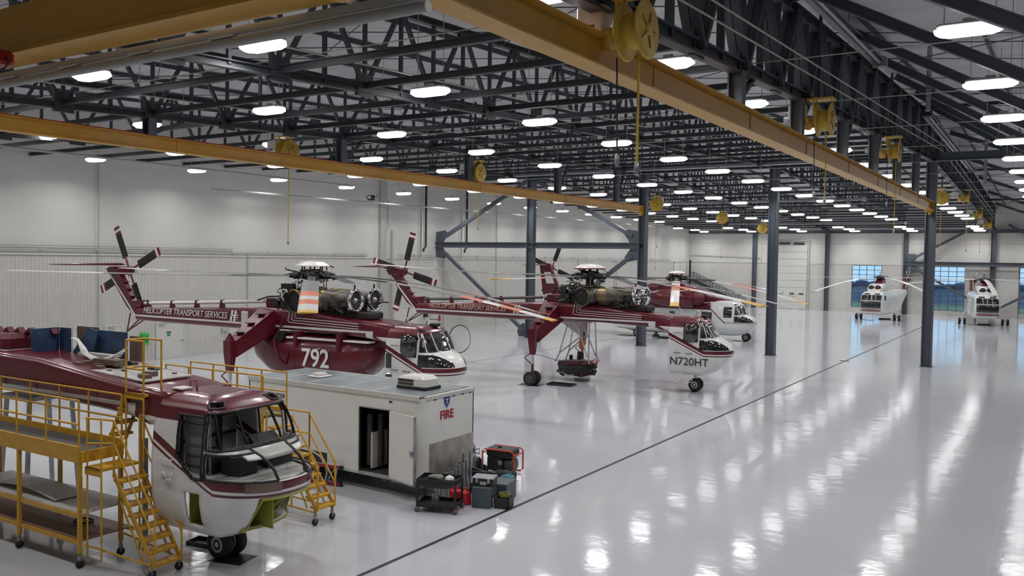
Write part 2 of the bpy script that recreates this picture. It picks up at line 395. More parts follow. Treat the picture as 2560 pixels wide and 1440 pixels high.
# windows with nine rows of four panes
for i, (a, c) in enumerate(wins):
    wo = struct('window_%d' % (i + 1))
    z0, z1 = .6, 5.92; f = MB(); t = .05
    f.box(a, a + t, YB - .02, YB + .12, z0, z1); f.box(c - t, c, YB - .02, YB + .12, z0, z1); f.box(a, c, YB - .02, YB + .12, z0, z0 + t); f.box(a, c, YB - .02, YB + .12, z1 - t, z1)
    f.build('window_frame', 'frame_blue', wo)
    pw = (c - a) / 4; ph = (z1 - z0) / 9
    pm = UNIT.setdefault('pane', MB().box(.02, pw - .02, -.006, .006, .02, ph - .02).mesh('pane', 'clear_glass'))
    for k in range(4):
        for j in range(9): link('pane', pm, wo, (a + k * pw, YB + .08, z0 + j * ph))
    for k in range(1, 4): MB().box(a + k * pw - .03, a + k * pw + .03, YB + .02, YB + .11, z0, z1).build('mullion', 'frame_blue', wo)
    for j in range(1, 9): MB().box(a, c, YB + .02, YB + .11, z0 + j * ph - .03, z0 + j * ph + .03).build('mullion', 'frame_blue', wo)
# tall sectional door
gd = struct('door_6')
for j in range(9): MB().bev(-31.75, -27.85, YB - .12, YB - .04, .02 + j * .94, .93 + j * .94, .03).build('door_panel', 'door_paint', gd)
for x in (-31.95, -27.65): MB().box(x - .1, x + .1, YB - .2, YB - .02, 0, 8.9).build('door_track', 'pipe_grey', gd)
MB().box(-32.0, -27.6, YB - .2, YB - .02, 8.9, 9.05).build('door_track', 'pipe_grey', gd)
for x0, x1 in ((-31.5, -30.0), (-29.6, -28.2)): MB().tube((x0, YB - .3, 8.65), (x1, YB - .3, 8.65), .1, 8).build('spring', 'black', gd)
MB().box(-32.5, -32.1, YB - .5, YB - .1, 8.2, 8.7).build('door_motor', 'black', gd)
for x in (-31.3, -30.0, -28.8): MB().box(x, x + .55, YB - .14, YB - .115, 1.95, 2.15).build('door_window', 'frame_blue', gd)
# back wall joints and pipe
for z in (8.6,): MB().box(XW, XE, YB - .02, YB, z, z + .05).build('panel_seam', 'pipe_grey', wall_back)
MB().tube((XW, YB - .12, 7.0), (-34, YB - .12, 6.7), .04, 6).build('conduit', 'pipe_grey', wall_back)

# columns: wide-flange
colm = unit_i(.42, .52, .06, .05, 'steel_col')
colb = unit_i(.5, .58, .07, .05, 'steel_col')
trim_n = 0
def trim(name_obj):
    global trim_n
    trim_n += 1; name_obj.name = 'trim_%d' % trim_n; name_obj['kind'] = 'structure'; return name_obj
for x in CX:
    c_ = struct('column'); c_['label'] = 'dark steel column carrying the ridge, %s' % {CX[0]: 'farthest right of the row', CX[1]: 'second from the right', CX[2]: 'where the rear yellow runway ends', CX[3]: 'in the middle of the diamond brace'}[x]
    member('shaft', colb, (x, YR, 0), (x, YR, zbot(YR)), c_, (1, 0, 0))
    MB().box(x - .34, x + .34, YR - .36, YR + .36, 0, .03).build('base_plate', 'steel_col', c_)
for x in CX + (2.7, 12.0):
    c_ = struct('wall_column'); c_['label'] = 'steel column against the far wall'
    member('shaft', colm, (x, YB - .32, 0), (x, YB - .32, zbot(YB)), c_, (1, 0, 0))
# diamond brace on the ridge line between left wall and third column
br = struct('diamond_brace')
ib = unit_i(.3, .46, .05, .05, 'steel_col'); db = unit_bar(.26, .28, 'steel_col')
member('strut', ib, (XW, YR, 7.2), (CX[2], YR, 7.2), br)
for p, q in (((-43.0, 7.9), (CX[3] - .4, zbot(YR) - .3)), ((-43.0, 6.5), (CX[3] - .5, .5)), ((-26.1, 7.9), (CX[3] + .4, zbot(YR) - .3)), ((-26.1, 6.5), (CX[3] + .5, .5))):
    member('diagonal', db, (p[0], YR, p[1]), (q[0], YR, q[1]), br)
for sx, x in ((1, XW + .05), (-1, CX[2] - .27)):
    poly = [(0, 8.25), (.9, 8.4), (1.25, 8.15), (.75, 7.45), (.7, 6.95), (1.15, 6.35), (.85, 6.05), (0, 6.2)]
    MB().prism([(x + sx * u, v) for u, v in (poly if sx > 0 else poly[::-1])], YR - .05, YR + .05, lambda u, v, t: (u, t, v)).build('gusset', 'steel_col', br)
for sx in (1, -1): MB().prism([(CX[3] + sx * u, v) for u, v in ((.25, .05), (1.0, .05), (1.15, .5), (.7, 1.1), (.25, 1.1))][::sx], YR - .04, YR + .04, lambda u, v, t: (u, t, v)).build('gusset', 'steel_col', br)
# brace on the far wall
br = struct('wall_brace'); Y = YB - .7
member('strut', ib, (CX[1], Y, 6.25), (12, Y, 6.25), br)
for p, q in (((-15.2, 6.8), (CX[0] - 1.5, 10.9)), ((-15.2, 5.7), (CX[0] - .4, 1.0)), ((CX[0] + .4, .9), (1.6, 5.7)), ((1.6, 6.8), (CX[0] + 1.5, 10.9))): member('diagonal', db, (p[0], Y, p[1]), (q[0], Y, q[1]), br)
MB().prism([(CX[1] + u, v) for u, v in ((.2, 7.4), (1.1, 7.4), (1.4, 7.1), (.9, 6.25), (1.4, 5.4), (1.1, 5.1), (.2, 5.1))], Y - .05, Y + .05, lambda u, v, t: (u, t, v)).build('gusset', 'steel_col', br)

# ---------------------------------------------------------------- trusses along the building
def truss(x, heavy, label):
    t = struct('roof_truss'); t['label'] = label
    ch = unit_i(.30, .32, .045, .04, 'steel') if heavy else unit_i(.2, .2, .03, .03, 'steel')
    dg = unit_bar(.13, .2, 'steel') if heavy else unit_bar(.10, .12, 'steel'); vt = unit_bar(.13, .16, 'steel') if heavy else unit_bar(.09, .10, 'steel')
    for y0, y1 in ((YF, YR), (YR, YB)):
        member('bottom_chord', ch, (x, y0, zbot(y0)), (x, y1, zbot(y1)), t)
        member('top_chord', ch, (x, y0, ztop(y0)), (x, y1, ztop(y1)), t)
        nodes = [17.5 + 3 * k for k in range(-6, 14)] if y1 == YR else [58 + 3 * k for k in range(0, 19)]
        for y in nodes:
            if not (y0 - .1 < y < y1 + .1): continue
            member('vertical', vt, (x, y, zbot(y)), (x, y, ztop(y)), t, (1, 0, 0))
            for s in (-1, 1):
                ye = y + s * 1.42
                if y0 < ye < y1:
                    if heavy:
                        for o in (-.11, .11): member('diagonal', dg, (x + o, y, zbot(y)), (x + o, ye, ztop(ye)), t, (1, 0, 0))
                    else: member('diagonal', dg, (x, y, zbot(y)), (x, ye, ztop(ye)), t, (1, 0, 0))
            if y + 1.5 < y1: member('vertical', vt, (x, y + 1.5, zbot(y + 1.5)), (x, y + 1.5, ztop(y + 1.5)), t, (1, 0, 0))
            gz = .55 if heavy else .4
            if 'gus%d' % heavy not in UNIT: UNIT['gus%d' % heavy] = MB().prism([(-.32, -.2), (.32, -.2), (.28, gz), (-.28, gz)], -.06, .06, lambda u, v, q: (q, u, v)).mesh('gusset', 'steel')
            link('gusset', UNIT['gus%d' % heavy], t, (x, y, zbot(y)))
    return t
for x, hv, lb in zip(CX, (1, 0, 0, 0), ('heavy double-web steel roof truss over the near yellow runway', 'dark steel roof truss over the middle of the hall', 'dark steel roof truss above the rear yellow runway', 'dark steel roof truss nearest the left wall')):
    truss(x, hv, lb)
# cross beams at bottom-chord level, one every three metres
xb = struct('cross_beams'); xb['label'] = 'dark wide-flange beams tying the roof trusses together'
cb = unit_i(.14, .17, .025, .025, 'steel')
for y in [17.5 + 3 * k for k in range(-6, 14)] + [58 + 3 * k for k in range(0, 19)]:
    member('cross_beam', cb, (XW, y, zbot(y) + .1), (CX[0], y, zbot(y) + .1), xb)
member('ridge_beam', unit_i(.3, .5, .05, .04, 'steel_col'), (XW, YR, zbot(YR) + .1), (XE, YR, zbot(YR) + .1), xb)
member('eave_beam', unit_i(.25, .4, .04, .04, 'steel_col'), (XW, YB - .45, 10.15), (XE, YB - .45, 10.15), xb)
# sloping struts on the right of the heavy truss
ss = struct('sway_struts'); ss['label'] = 'grey sloping beams falling from the heavy truss to the right'
sb = unit_i(.2, .27, .035, .03, 'steel_col')  # paler steel colour stands in for lamplight on the struts
for y in (17.5, 23.5, 29.5, 35.5, 41.5, 47.5, 53.5, 64, 76, 88, 100, 112):
    za = zroof(y) - .15; dz = 5.0 + (y - 23) * .03 if y < YR else 3.6
    member('strut', sb, (CX[0] + .2, y, za), (2.7, y, za - dz), ss)
# purlin ties right of the heavy truss
for y in (50.5, 80, 104): member('tie', cb, (CX[0], y, ztop(y) - .05), (XE, y, ztop(y) - .05), xb)
# sprinkler mains and thin pipes along the trusses
for x, dz in ((-6.1, .45), (-5.95, .7), (-15.4, .5), (-24.6, .5)):
    for y0, y1 in ((4, YR), (YR, YB - 1)): MB().tube((x, y0, zbot(y0) + dz), (x, y1, zbot(y1) + dz), .024, 6).build('sprinkler_pipe', 'pipe_grey', ceiling)
for y in range(9, 110, 6):
    MB().tube((XW + 1, y, 11.05), (2, y, 11.05), .014, 5).build('light_cable', 'pipe_grey', ceiling)

# ================================================================== RUNWAYS AND BRIDGE CRANE
def runway(name, x, zb, h, fw, label, posts, ya=-2.5):
    t = struct(name); t['label'] = label
    yb = YR - .35
    b = MB(); b.box(x - .03, x + .03, ya, yb, zb + .03, zb + h - .03); b.build('web', 'crane_yellow', t)
    MB().box(x - fw / 2, x + fw / 2, ya, yb, zb, zb + .035).build('bottom_flange', 'crane_yellow', t)
    MB().box(x - fw / 2, x + fw / 2, ya, yb, zb + h - .035, zb + h).build('top_flange', 'crane_yellow', t)
    MB().box(x - .1, x + .1, ya, yb, zb + h, zb + h + .05).build('rail', 'crane_rail', t)
    MB().box(x - fw / 2 - .02, x + fw / 2 + .02, yb, yb + .06, zb - .05, zb + h).build('end_plate', 'crane_yellow', t)
    MB().box(x - .1, x + .1, yb - .25, yb, zb - .22, zb).build('end_stop', 'crane_yellow', t)
    pm = unit_i(.3, .36, .04, .04, 'steel_col'); kb = unit_bar(.1, .14, 'steel')
    for y in posts:
        member('hanger_post', pm, (x, y, zb + h), (x, y, zbot(y) - .1), t, (1, 0, 0))
        member('hanger_brace', kb, (x, y + .1, zb + h + .1), (x, y + 1.25, zbot(y + 1.2) - .1), t, (1, 0, 0))
    for y in posts[1:]: MB().box(x + .031, x + .05, y + 1.0, y + 1.03, zb + .05, zb + h - .05).build('splice', 'crane_yellow', t)
    return t
runway('runway_beam', CX[2], 9.57, .45, .3, 'long yellow runway girder crossing in front of the left wall', (8.3, 17.4, 26.3, 35.4, 44.5, 52.5))
runway('runway_beam', CX[0], 9.36, .55, .42, 'large yellow runway girder crossing the upper middle of the hall', (8.2, 14.2, 20.2, 25.8, 32, 38, 44.0, 50.2))
t = thing('bridge_crane', 'yellow bridge crane girder close overhead at the upper left', 'crane', (0, 6.0, 8.7))
MB().box(CX[2] - .5, CX[0] + .5, -.14, .22, .05, .62).build('girder', 'crane_yellow', t)
MB().box(CX[2] - .5, CX[0] + .5, -.2, .28, .0, .05).build('bottom_flange', 'crane_yellow', t)
MB().box(CX[2] - .5, CX[0] + 1.6, .32, .4, -.1, -.02).build('festoon_rail', 'pipe_grey', t)
MB().tube((CX[2] - .5, .36, -.17), (CX[0] + 1.6, .36, -.17), .055, 12).build('conductor_tube', 'pipe_grey', t)
for k in range(12): MB().box(-24.6 + k * 1.5, -24.2 + k * 1.5, .3, .42, -.115, -.1).build('rail_clamp', 'white', t)
for x in (CX[2], CX[0]): MB().bev(x - .25, x + .25, -1.1, 1.1, .3, .62, .05).build('end_truck', 'crane_yellow', t)
h = thing('chain_hoist', 'red chain hoist under the yellow bridge crane at the upper left', 'hoist', (-11.4, 5.62, 8.56))
MB().bev(-.34, .34, -.12, .12, -.06, .12, .04).build('motor', 'hoist_red', h)
MB().lathe([(.0, -.1), (.1, -.08), (.13, .04), (.09, .1), (0, .12)], (-.35, 0, -.28), (0, 0, 1), 14).build('chain_bag', 'hoist_red', h)
MB().path([(.34, 0, .03), (.4, 0, -.04), (.3, 0, -.11), (-.3, 0, -.13)], .014, 6).build('lead', 'cable', h)

# ================================================================== HIGH-BAY LIGHTS
ROWS = (-41.0, -34.5, -28.0, -21.6, -15.05, -7.95, -1.65)
ROWN = ('the row nearest the left wall', 'the second row from the left wall', 'the third row from the left wall', 'the fourth row from the left wall', 'the fifth row from the left wall', 'the row beside the near yellow runway', 'the row right of the heavy truss')
LZ = 10.75
hx, hy = .62, .26
def lens_mesh():
    def r(z, a, b): c = .14; return [(-a + c, -b, z), (a - c, -b, z), (a, -b + c, z), (a, b - c, z), (a - c, b, z), (-a + c, b, z), (-a, b - c, z), (-a, -b + c, z)]
    return MB().loft([r(-.02, hx - .1, hy - .06), r(.05, hx, hy), r(.10, hx, hy)], True).mesh('lens', 'lens')
LENS = lens_mesh()
BODY = MB().bev(-hx + .05, hx - .05, -hy + .05, hy - .05, .10, .2, .04).mesh('housing', 'light_body')
BOXM = MB().bev(-.12, .12, -.06, .06, .2, .3, .02).mesh('driver_box', 'light_body')
LD = bpy.data.lights.new('high_bay_lamp', 'AREA'); LD.shape = 'RECTANGLE'; LD.size = 1.1; LD.size_y = .42; LD.energy = LAMP_W; LD.color = (1, .985, .98); LD.spread = radians(150)
ys = [13.15 + 6.0 * k for k in range(-1, 17)] + [112.6]  # nearest row is out of view, added to brighten the foreground airframe
def light_z(y): return LZ if y < 101 else (10.2 if y < 112 else 10.08)
ORD = ('first', 'second', 'third', 'fourth', 'fifth', 'sixth', 'seventh', 'eighth', 'ninth', 'tenth', 'eleventh', 'twelfth', 'thirteenth', 'fourteenth', 'fifteenth', 'sixteenth', 'seventeenth', 'eighteenth', 'added out of view, nineteenth', 'twentieth')
wire = unit_tube(.012, 'pipe_grey', 5)
for ri, x in enumerate(ROWS):
    for yi, y in enumerate(ys):
        t = thing('high_bay_light', 'lit high-bay light, %s from the far wall in %s' % (ORD[len(ys) - 1 - yi], ROWN[ri]), 'light', (x, y, light_z(y)), 0, 'high-bay lights under the roof')
        link('lens', LENS, t); link('housing', BODY, t); link('driver_box', BOXM, t)
        for dx in (-.45, .45): member('hanger_wire', wire, (dx, 0, .2), (dx, 0, zroof(y) - light_z(y) - .15), t)
        lo = bpy.data.objects.new('lamp', LD); COL.objects.link(lo); lo.parent = t; lo.location = (0, 0, -.04)

# outside: lawn, then a dark field falling away with low bushes
gr = tag(MB().box(-160, 160, YB + .4, 152, -.4, -.25).build('lawn', 'grass'), kind='structure')
tag(MB().box(-220, 220, 152, 256, -.5, -.3).build('far_field', 'trees_far'), kind='structure')
bt = MB(); random.seed(3)
for k in range(110):
    x = -170 + k * 3.1; hgt = 1.2 + random.random() * .9
    bt.lathe([(2.2, 0), (2.4, hgt * .5), (1.5, hgt * .85), (.2, hgt)], (x, 246 + random.random() * 6, -.4), (0, 0, 1), 8)
tb = bt.build('bush_belt', 'trees_far'); tag(tb, 'dark bluish belt of low bushes beyond the far windows', 'bushes', kind='stuff')

# ================================================================== HELICOPTERS
class NG:
    """tiny expression builder for paint schemes in object space"""
    def __init__(s, m):
        s.n = m.node_tree.nodes; s.l = m.node_tree.links
        tc = s.n.new('ShaderNodeTexCoord'); sp = s.n.new('ShaderNodeSeparateXYZ'); s.l.new(tc.outputs['Object'], sp.inputs[0]); s.x, s.y, s.z = sp.outputs; s.tc = tc
    def op(s, o, a, b=0.):
        k = s.n.new('ShaderNodeMath'); k.operation = o
        for i, v in enumerate((a, b)):
            if isinstance(v, (int, float)): k.inputs[i].default_value = v
            else: s.l.new(v, k.inputs[i])
        return k.outputs[0]
    def gt(s, a, b): return s.op('GREATER_THAN', a, b)
    def lt(s, a, b): return s.op('LESS_THAN', a, b)
    def both(s, a, b): return s.op('MULTIPLY', a, b)
    def any(s, a, b): return s.op('MAXIMUM', a, b)
    def inv(s, a): return s.op('SUBTRACT', 1., a)
    def lin(s, k, c): return s.op('ADD', s.op('MULTIPLY', s.x, k), c)
    def band(s, d, lo, hi): return s.both(s.gt(d, lo), s.lt(d, hi))
    def paint(s, mask, c0, c1, b, noise=.12):
        mx = s.n.new('ShaderNodeMix'); mx.data_type = 'RGBA'; s.l.new(mask, mx.inputs[0]); mx.inputs[6].default_value = (*c0, 1); mx.inputs[7].default_value = (*c1, 1)
        t = s.n.new('ShaderNodeTexNoise'); t.inputs['Scale'].default_value = 2.5; t.inputs['Detail'].default_value = 6; s.l.new(s.tc.outputs['Object'], t.inputs['Vector'])
        r = s.n.new('ShaderNodeMapRange'); r.inputs['From Min'].default_value = .3; r.inputs['From Max'].default_value = .7; r.inputs['To Min'].default_value = 1 - noise; r.inputs['To Max'].default_value = 1; s.l.new(t.outputs['Fac'], r.inputs['Value'])
        v = s.n.new('ShaderNodeVectorMath'); v.operation = 'SCALE'; s.l.new(mx.outputs[2], v.inputs[0]); s.l.new(r.outputs[0], v.inputs['Scale']); s.l.new(v.outputs[0], b.inputs['Base Color'])
MAR = (.112, .0055, .0155); WHT = (.74, .74, .72)
def paint_crane(name, zr=3.08):
    m, n, l, b = principled(name); g = NG(m); b.inputs['Roughness'].default_value = .3; b.inputs['Coat Weight'].default_value = .35; b.inputs['Coat Roughness'].default_value = .08
    front = g.gt(g.x, -1.75)
    zc = g.op('MAXIMUM', g.lin(-.4625, 2.19), 1.88)
    d = g.op('SUBTRACT', g.z, zc)
    bands = g.any(g.band(d, 0., .16), g.band(d, -.115, -.06))
    roof = g.gt(g.z, zr)
    fr = g.any(bands, roof)
    # body: all maroon but for one white stripe; white wedge behind the cockpit
    stripe = g.band(g.z, 3.19, 3.275); wedge = g.both(g.gt(g.x, -2.1), g.lt(g.z, 3.2))
    bd = g.inv(g.any(stripe, wedge))
    mask = g.op('ADD', g.both(front, fr), g.both(g.inv(front), bd))
    g.paint(mask, WHT, MAR, b); MATS[name] = m
paint_crane('paint_crane')

def ring_round(x, zb, zt, wd, r=.18, n=4, wt=None):
    # rounded rectangle in the yz plane at station x
    wt = wt if wt is not None else wd; pts = []
    r = min(r, wd * .95, (zt - zb) * .48)
    for cy, cz, a0, ww in ((wd - r, zb + r, -90, wd), (wt - r, zt - r, 0, wt), (-wt + r, zt - r, 90, wt), (-wd + r, zb + r, 180, wd)):
        for k in range(n + 1):
            a = radians(a0 + 90 * k / n); pts.append((x, cy + r * cos(a), cz + r * sin(a)))
    return pts
def stations(tab, **k): return [ring_round(*t[:4], **{**k, **(t[4] if len(t) > 4 else {})}) for t in tab]

# ---- cockpit shell by horizontal slices
CK = [(.80, .10, .45, 2.), (.86, .65, .75, 2.), (1.0, 1.0, .92, 2.), (1.25, 1.32, 1.03, 2.1), (1.55, 1.58, 1.08, 2.2), (1.75, 1.69, 1.09, 2.2), (1.88, 1.74, 1.10, 2.2), (2.04, 1.74, 1.10, 2.2), (2.12, 1.70, 1.10, 2.25), (2.25, 1.62, 1.10, 2.3), (2.38, 1.46, 1.09, 2.4), (2.48, 1.28, 1.08, 2.5), (2.56, 1.08, 1.07, 2.7), (2.64, .94, 1.06, 3.0),
      (2.78, .86, 1.05, 3.2), (2.95, .76, 1.03, 3.2), (3.12, .67, 1.0, 3.2), (3.26, .58, .96, 3.2), (3.32, .55, .94, 3.1), (3.42, .42, .84, 2.9), (3.50, .28, .68, 2.6), (3.55, .10, .45, 2.4)]
def finer(ck, n):
    out = []
    for a, b in zip(ck, ck[1:]): out += [tuple(a[i] + (b[i] - a[i]) * k / n for i in range(4)) for k in range(n)]
    return out + [ck[-1]]
CK = finer(CK, 3)
REAR = -1.05; NS = 21; NF = 60
def ck_row(z, xf, wd, e, REAR=REAR, xm=.45):
    # starboard rear -> around the nose -> port rear
    xs = min(xm, xf - .22)
    xs = max(xs, REAR + .2); row = []
    for k in range(NS): row.append((REAR + (xs - REAR) * k / NS, -wd, z))
    for k in range(NF + 1):
        a = pi * k / NF; c, s_ = cos(a), sin(a)
        row.append((xs + (xf - xs) * abs(s_) ** (2 / e), -wd * (1 if c > 0 else -1) * abs(c) ** (2 / e), z))
    for k in range(NS - 1, -1, -1): row.append((REAR + (xs - REAR) * k / NS, wd, z))
    return row
def cockpit(root, paint, stripped=False, glass='glass_dark', CK=CK, REAR=REAR, xm=.45, zo=0., xo=0.):
    rows = [ck_row(*c, REAR, xm) for c in CK]; n = len(rows[0]); body = MB(); panes = {}
    body.v = [p for r in rows for p in r]
    hz = [c[0] for c in CK]
    def pane(i, j):
        # i slice, j index around: 0..NS-1 side starboard, NS..NS+NF front, then port
        zm = (hz[i] + hz[i + 1]) / 2 + zo; jm = j + .5; xm = (rows[i][j][0] + rows[i][j + 1][0]) / 2 + xo
        side = jm < NS or jm > NS + NF; fr = (jm - NS) / NF
        sfx = 'starboard' if jm < n / 2 else 'port'
        if side and (2.04 + max(0, .12 - xm) * .85 if stripped else 2.40) < zm < 3.2 and -.35 < xm < .36: return 'side_window_' + sfx
        if not side and 2.60 < zm < 3.29:
            for q, (a, b_) in enumerate(((.0, .165), (.165, .415), (.415, .585), (.585, .835), (.835, 1.))):
                if a < fr < b_: return 'windscreen_%d' % q
        if not side and 2.06 < zm < 2.54:
            q = min(fr, 1 - fr); lim = .40 if stripped else .40 - .16 * max(0, (zm - 2.12) / .42) ** 2.2
            if q < lim: return 'chin_window_' + sfx
        if not side and 3.34 < zm < 3.46 and (.06 < fr < .32 or .68 < fr < .94): return 'eyebrow_window_' + sfx
        if stripped:
            if not side and 2.06 < zm < 2.44 and .40 <= fr <= .60: return 'nose_cap'
            if 1.02 < zm < 1.74 and not side and (.30 < fr < .93): return 'belly_hatch'
            if 1.08 < zm < 1.72 and -.12 < xm < .33 and jm < NS: return 'belly_hatch_b'
        return None
    for i in range(len(rows) - 1):
        for j in range(n - 1):
            f = (i * n + j, i * n + j + 1, (i + 1) * n + j + 1, (i + 1) * n + j); p = pane(i, j)
            if p: panes.setdefault(p, []).append(f)
            else: body.f.append(f); body.sm.append(True)
    body.f.append(tuple(reversed(range(n)))); body.sm.append(False); body.f.append(tuple((len(rows) - 1) * n + k for k in range(n))); body.sm.append(False)
    if not stripped:
        body.f.append(tuple([i * n for i in range(len(rows))] + [i * n + n - 1 for i in reversed(range(len(rows)))])); body.sm.append(False)
    o = body.build('cockpit', paint, root)
    if stripped:
        md = o.modifiers.new('thick', 'SOLIDIFY'); md.thickness = .05; md.offset = -1
    for p, fs in panes.items():
        if stripped:
            # dark window frames left around the empty openings
            if p.startswith('belly') or p == 'nose_cap': continue
            fr = MB(); cnt = {}
            for f in fs:
                for a, b_ in zip(f, f[1:] + f[:1]): cnt[frozenset((a, b_))] = cnt.get(frozenset((a, b_)), 0) + 1
            for e, c_ in cnt.items():
                if c_ == 1:
                    a, b_ = tuple(e); fr.tube(body.v[a], body.v[b_], .028, 5)
            fr.build('window_frame', 'black', o); continue
        g = MB(); idx = {}
        for f in fs:
            for k in f: idx.setdefault(k, len(idx))
        g.v = [body.v[k] for k in idx]; g.f = [tuple(idx[k] for k in f) for f in fs]; g.sm = [True] * len(fs)
        g.build('nose_glass' if p.startswith('chin') else p.rsplit('_', 1)[0], glass, o)
    # mullions of the windscreen
    if not stripped:
        zi = [i for i, z in enumerate(hz) if 2.56 <= z + zo <= 3.33]
        for fr in (0., .165, .415, .585, .835, 1.):
            j = NS + int(round(fr * NF)); MB().path([Vector(rows[i][j]) * 1.0 + Vector((.012, 0, 0)) for i in zi], .022, 6).build('mullion', 'heli_white', o)
    return o, rows, hz

def wheel(root, name, c, r, wd, hub='wheel_hub', axis=(0, 1, 0)):
    a = Vector(axis); c = Vector(c)
    o = MB().lathe([(r * .55, -wd * .42), (r * .8, -wd * .5), (r * .95, -wd * .38), (r, -wd * .15), (r, wd * .15), (r * .95, wd * .38), (r * .8, wd * .5), (r * .55, wd * .42)], c, a, 28).build(name, 'rubber', root)
    for s in (-1, 1):
        MB().lathe([(r * .56, s * wd * .36), (r * .5, s * wd * .44), (r * .2, s * wd * .40), (r * .14, s * wd * .5), (.001, s * wd * .5)], c, a, 20).build('wheel_rim', hub, o)
    return o
def quad_blade(p, q, chord, th, up=(0, 0, 1), c2=None, twist=0.):
    p = Vector(p); q = Vector(q); d = (q - p).normalized(); a = d.cross(Vector(up)).normalized(); b = a.cross(d).normalized(); rings = []
    for pt, c_ in ((p, chord), (q, c2 or chord)):
        rings.append([pt + a * (c_ * u) + b * (th * v) for u, v in ((.5, 0), (.4, .8), (.1, 1), (-.25, .55), (-.5, .05), (-.5, -.05), (-.25, -.35), (.1, -.6), (.4, -.6))])
    return rings
def rotor_blade(root, hub, az, tipz, R, chord, schemes, z0, root_r=.85):
    """drooping main rotor blade made of painted spanwise sections; az in the helicopter frame"""
    d = Vector((cos(az), sin(az), 0)); z_tip = tipz
    def pt(r):
        t = (r - root_r) / (R - root_r); return Vector((hub[0], hub[1], 0)) + d * r + Vector((0, 0, z0 + (z_tip - z0) * (t ** 1.7)))
    bl = None
    for k, (r0, r1, m, ch) in enumerate(schemes):
        b = MB(); n = max(2, int((r1 - r0) * R / 1.2)); rings = []
        for i in range(n + 1):
            ra = root_r + (R - root_r) * (r0 + (r1 - r0) * i / n); p = pt(ra); q = pt(min(ra + .05, R)) if ra < R - .01 else p + (p - pt(ra - .05))
            rings.append(quad_blade(p, q, ch * chord, .032 if ch > .5 else .06)[0])
        b.loft(rings, True, False)
        if bl is None: bl = b.build('rotor_blade', m, root)
        else: b.build('blade_band', m, bl)
    return bl
def clutter(n, c, s, r, seed, box=False):
    random.seed(seed); b = MB()
    for k in range(n):
        p = Vector([c[i] + (random.random() - .5) * s[i] for i in range(3)]); pts = [p]
        for j in range(random.randint(2, 4)): pts.append(pts[-1] + Vector(((random.random() - .5) * s[0] * .45, (random.random() - .5) * s[1] * .45, (random.random() - .5) * s[2] * .5)))
        b.path(pts, r * (.6 + random.random()), 5)
        if box and k % 2 == 0:
            q = [.05 + random.random() * .1 for _ in range(3)]; b.box(p.x - q[0], p.x + q[0], p.y - q[1], p.y + q[1], p.z - q[2], p.z + q[2])
    return b
def tail_rotor(root, c, R, rot, n, tips=True, chord=.42, m='blade_black'):
    hb = MB().lathe([(.12, -.18), (.2, -.1), (.2, .1), (.1, .22)], c, (0, 1, 0), 12).build('tail_rotor_hub', 'machinery', root)
    clutter(9, c, (.5, .35, .5), .03, 5).build('pitch_links', 'alu', hb)
    for k in range(n):
        a = rot + k * 2 * pi / n; d = Vector((cos(a), 0, sin(a))); o = Vector(c)
        segs = ((.3, .82, m), (.82, .88, 'fin_red'), (.88, .94, 'letter_white'), (.94, 1., 'fin_red')) if tips else ((.3, 1., m),)
        b0 = None
        for r0, r1, mm in segs:
            bb = MB().loft(quad_blade(o + d * (R * r0), o + d * (R * r1), chord, .03, (0, 1, 0)), True)
            if b0 is None: b0 = bb.build('tail_rotor_blade', mm, root); MB().tube(o, o + d * R * .32, .05, 6).build('blade_cuff', 'fin_red', b0)
            else: bb.build('blade_band', mm, b0)

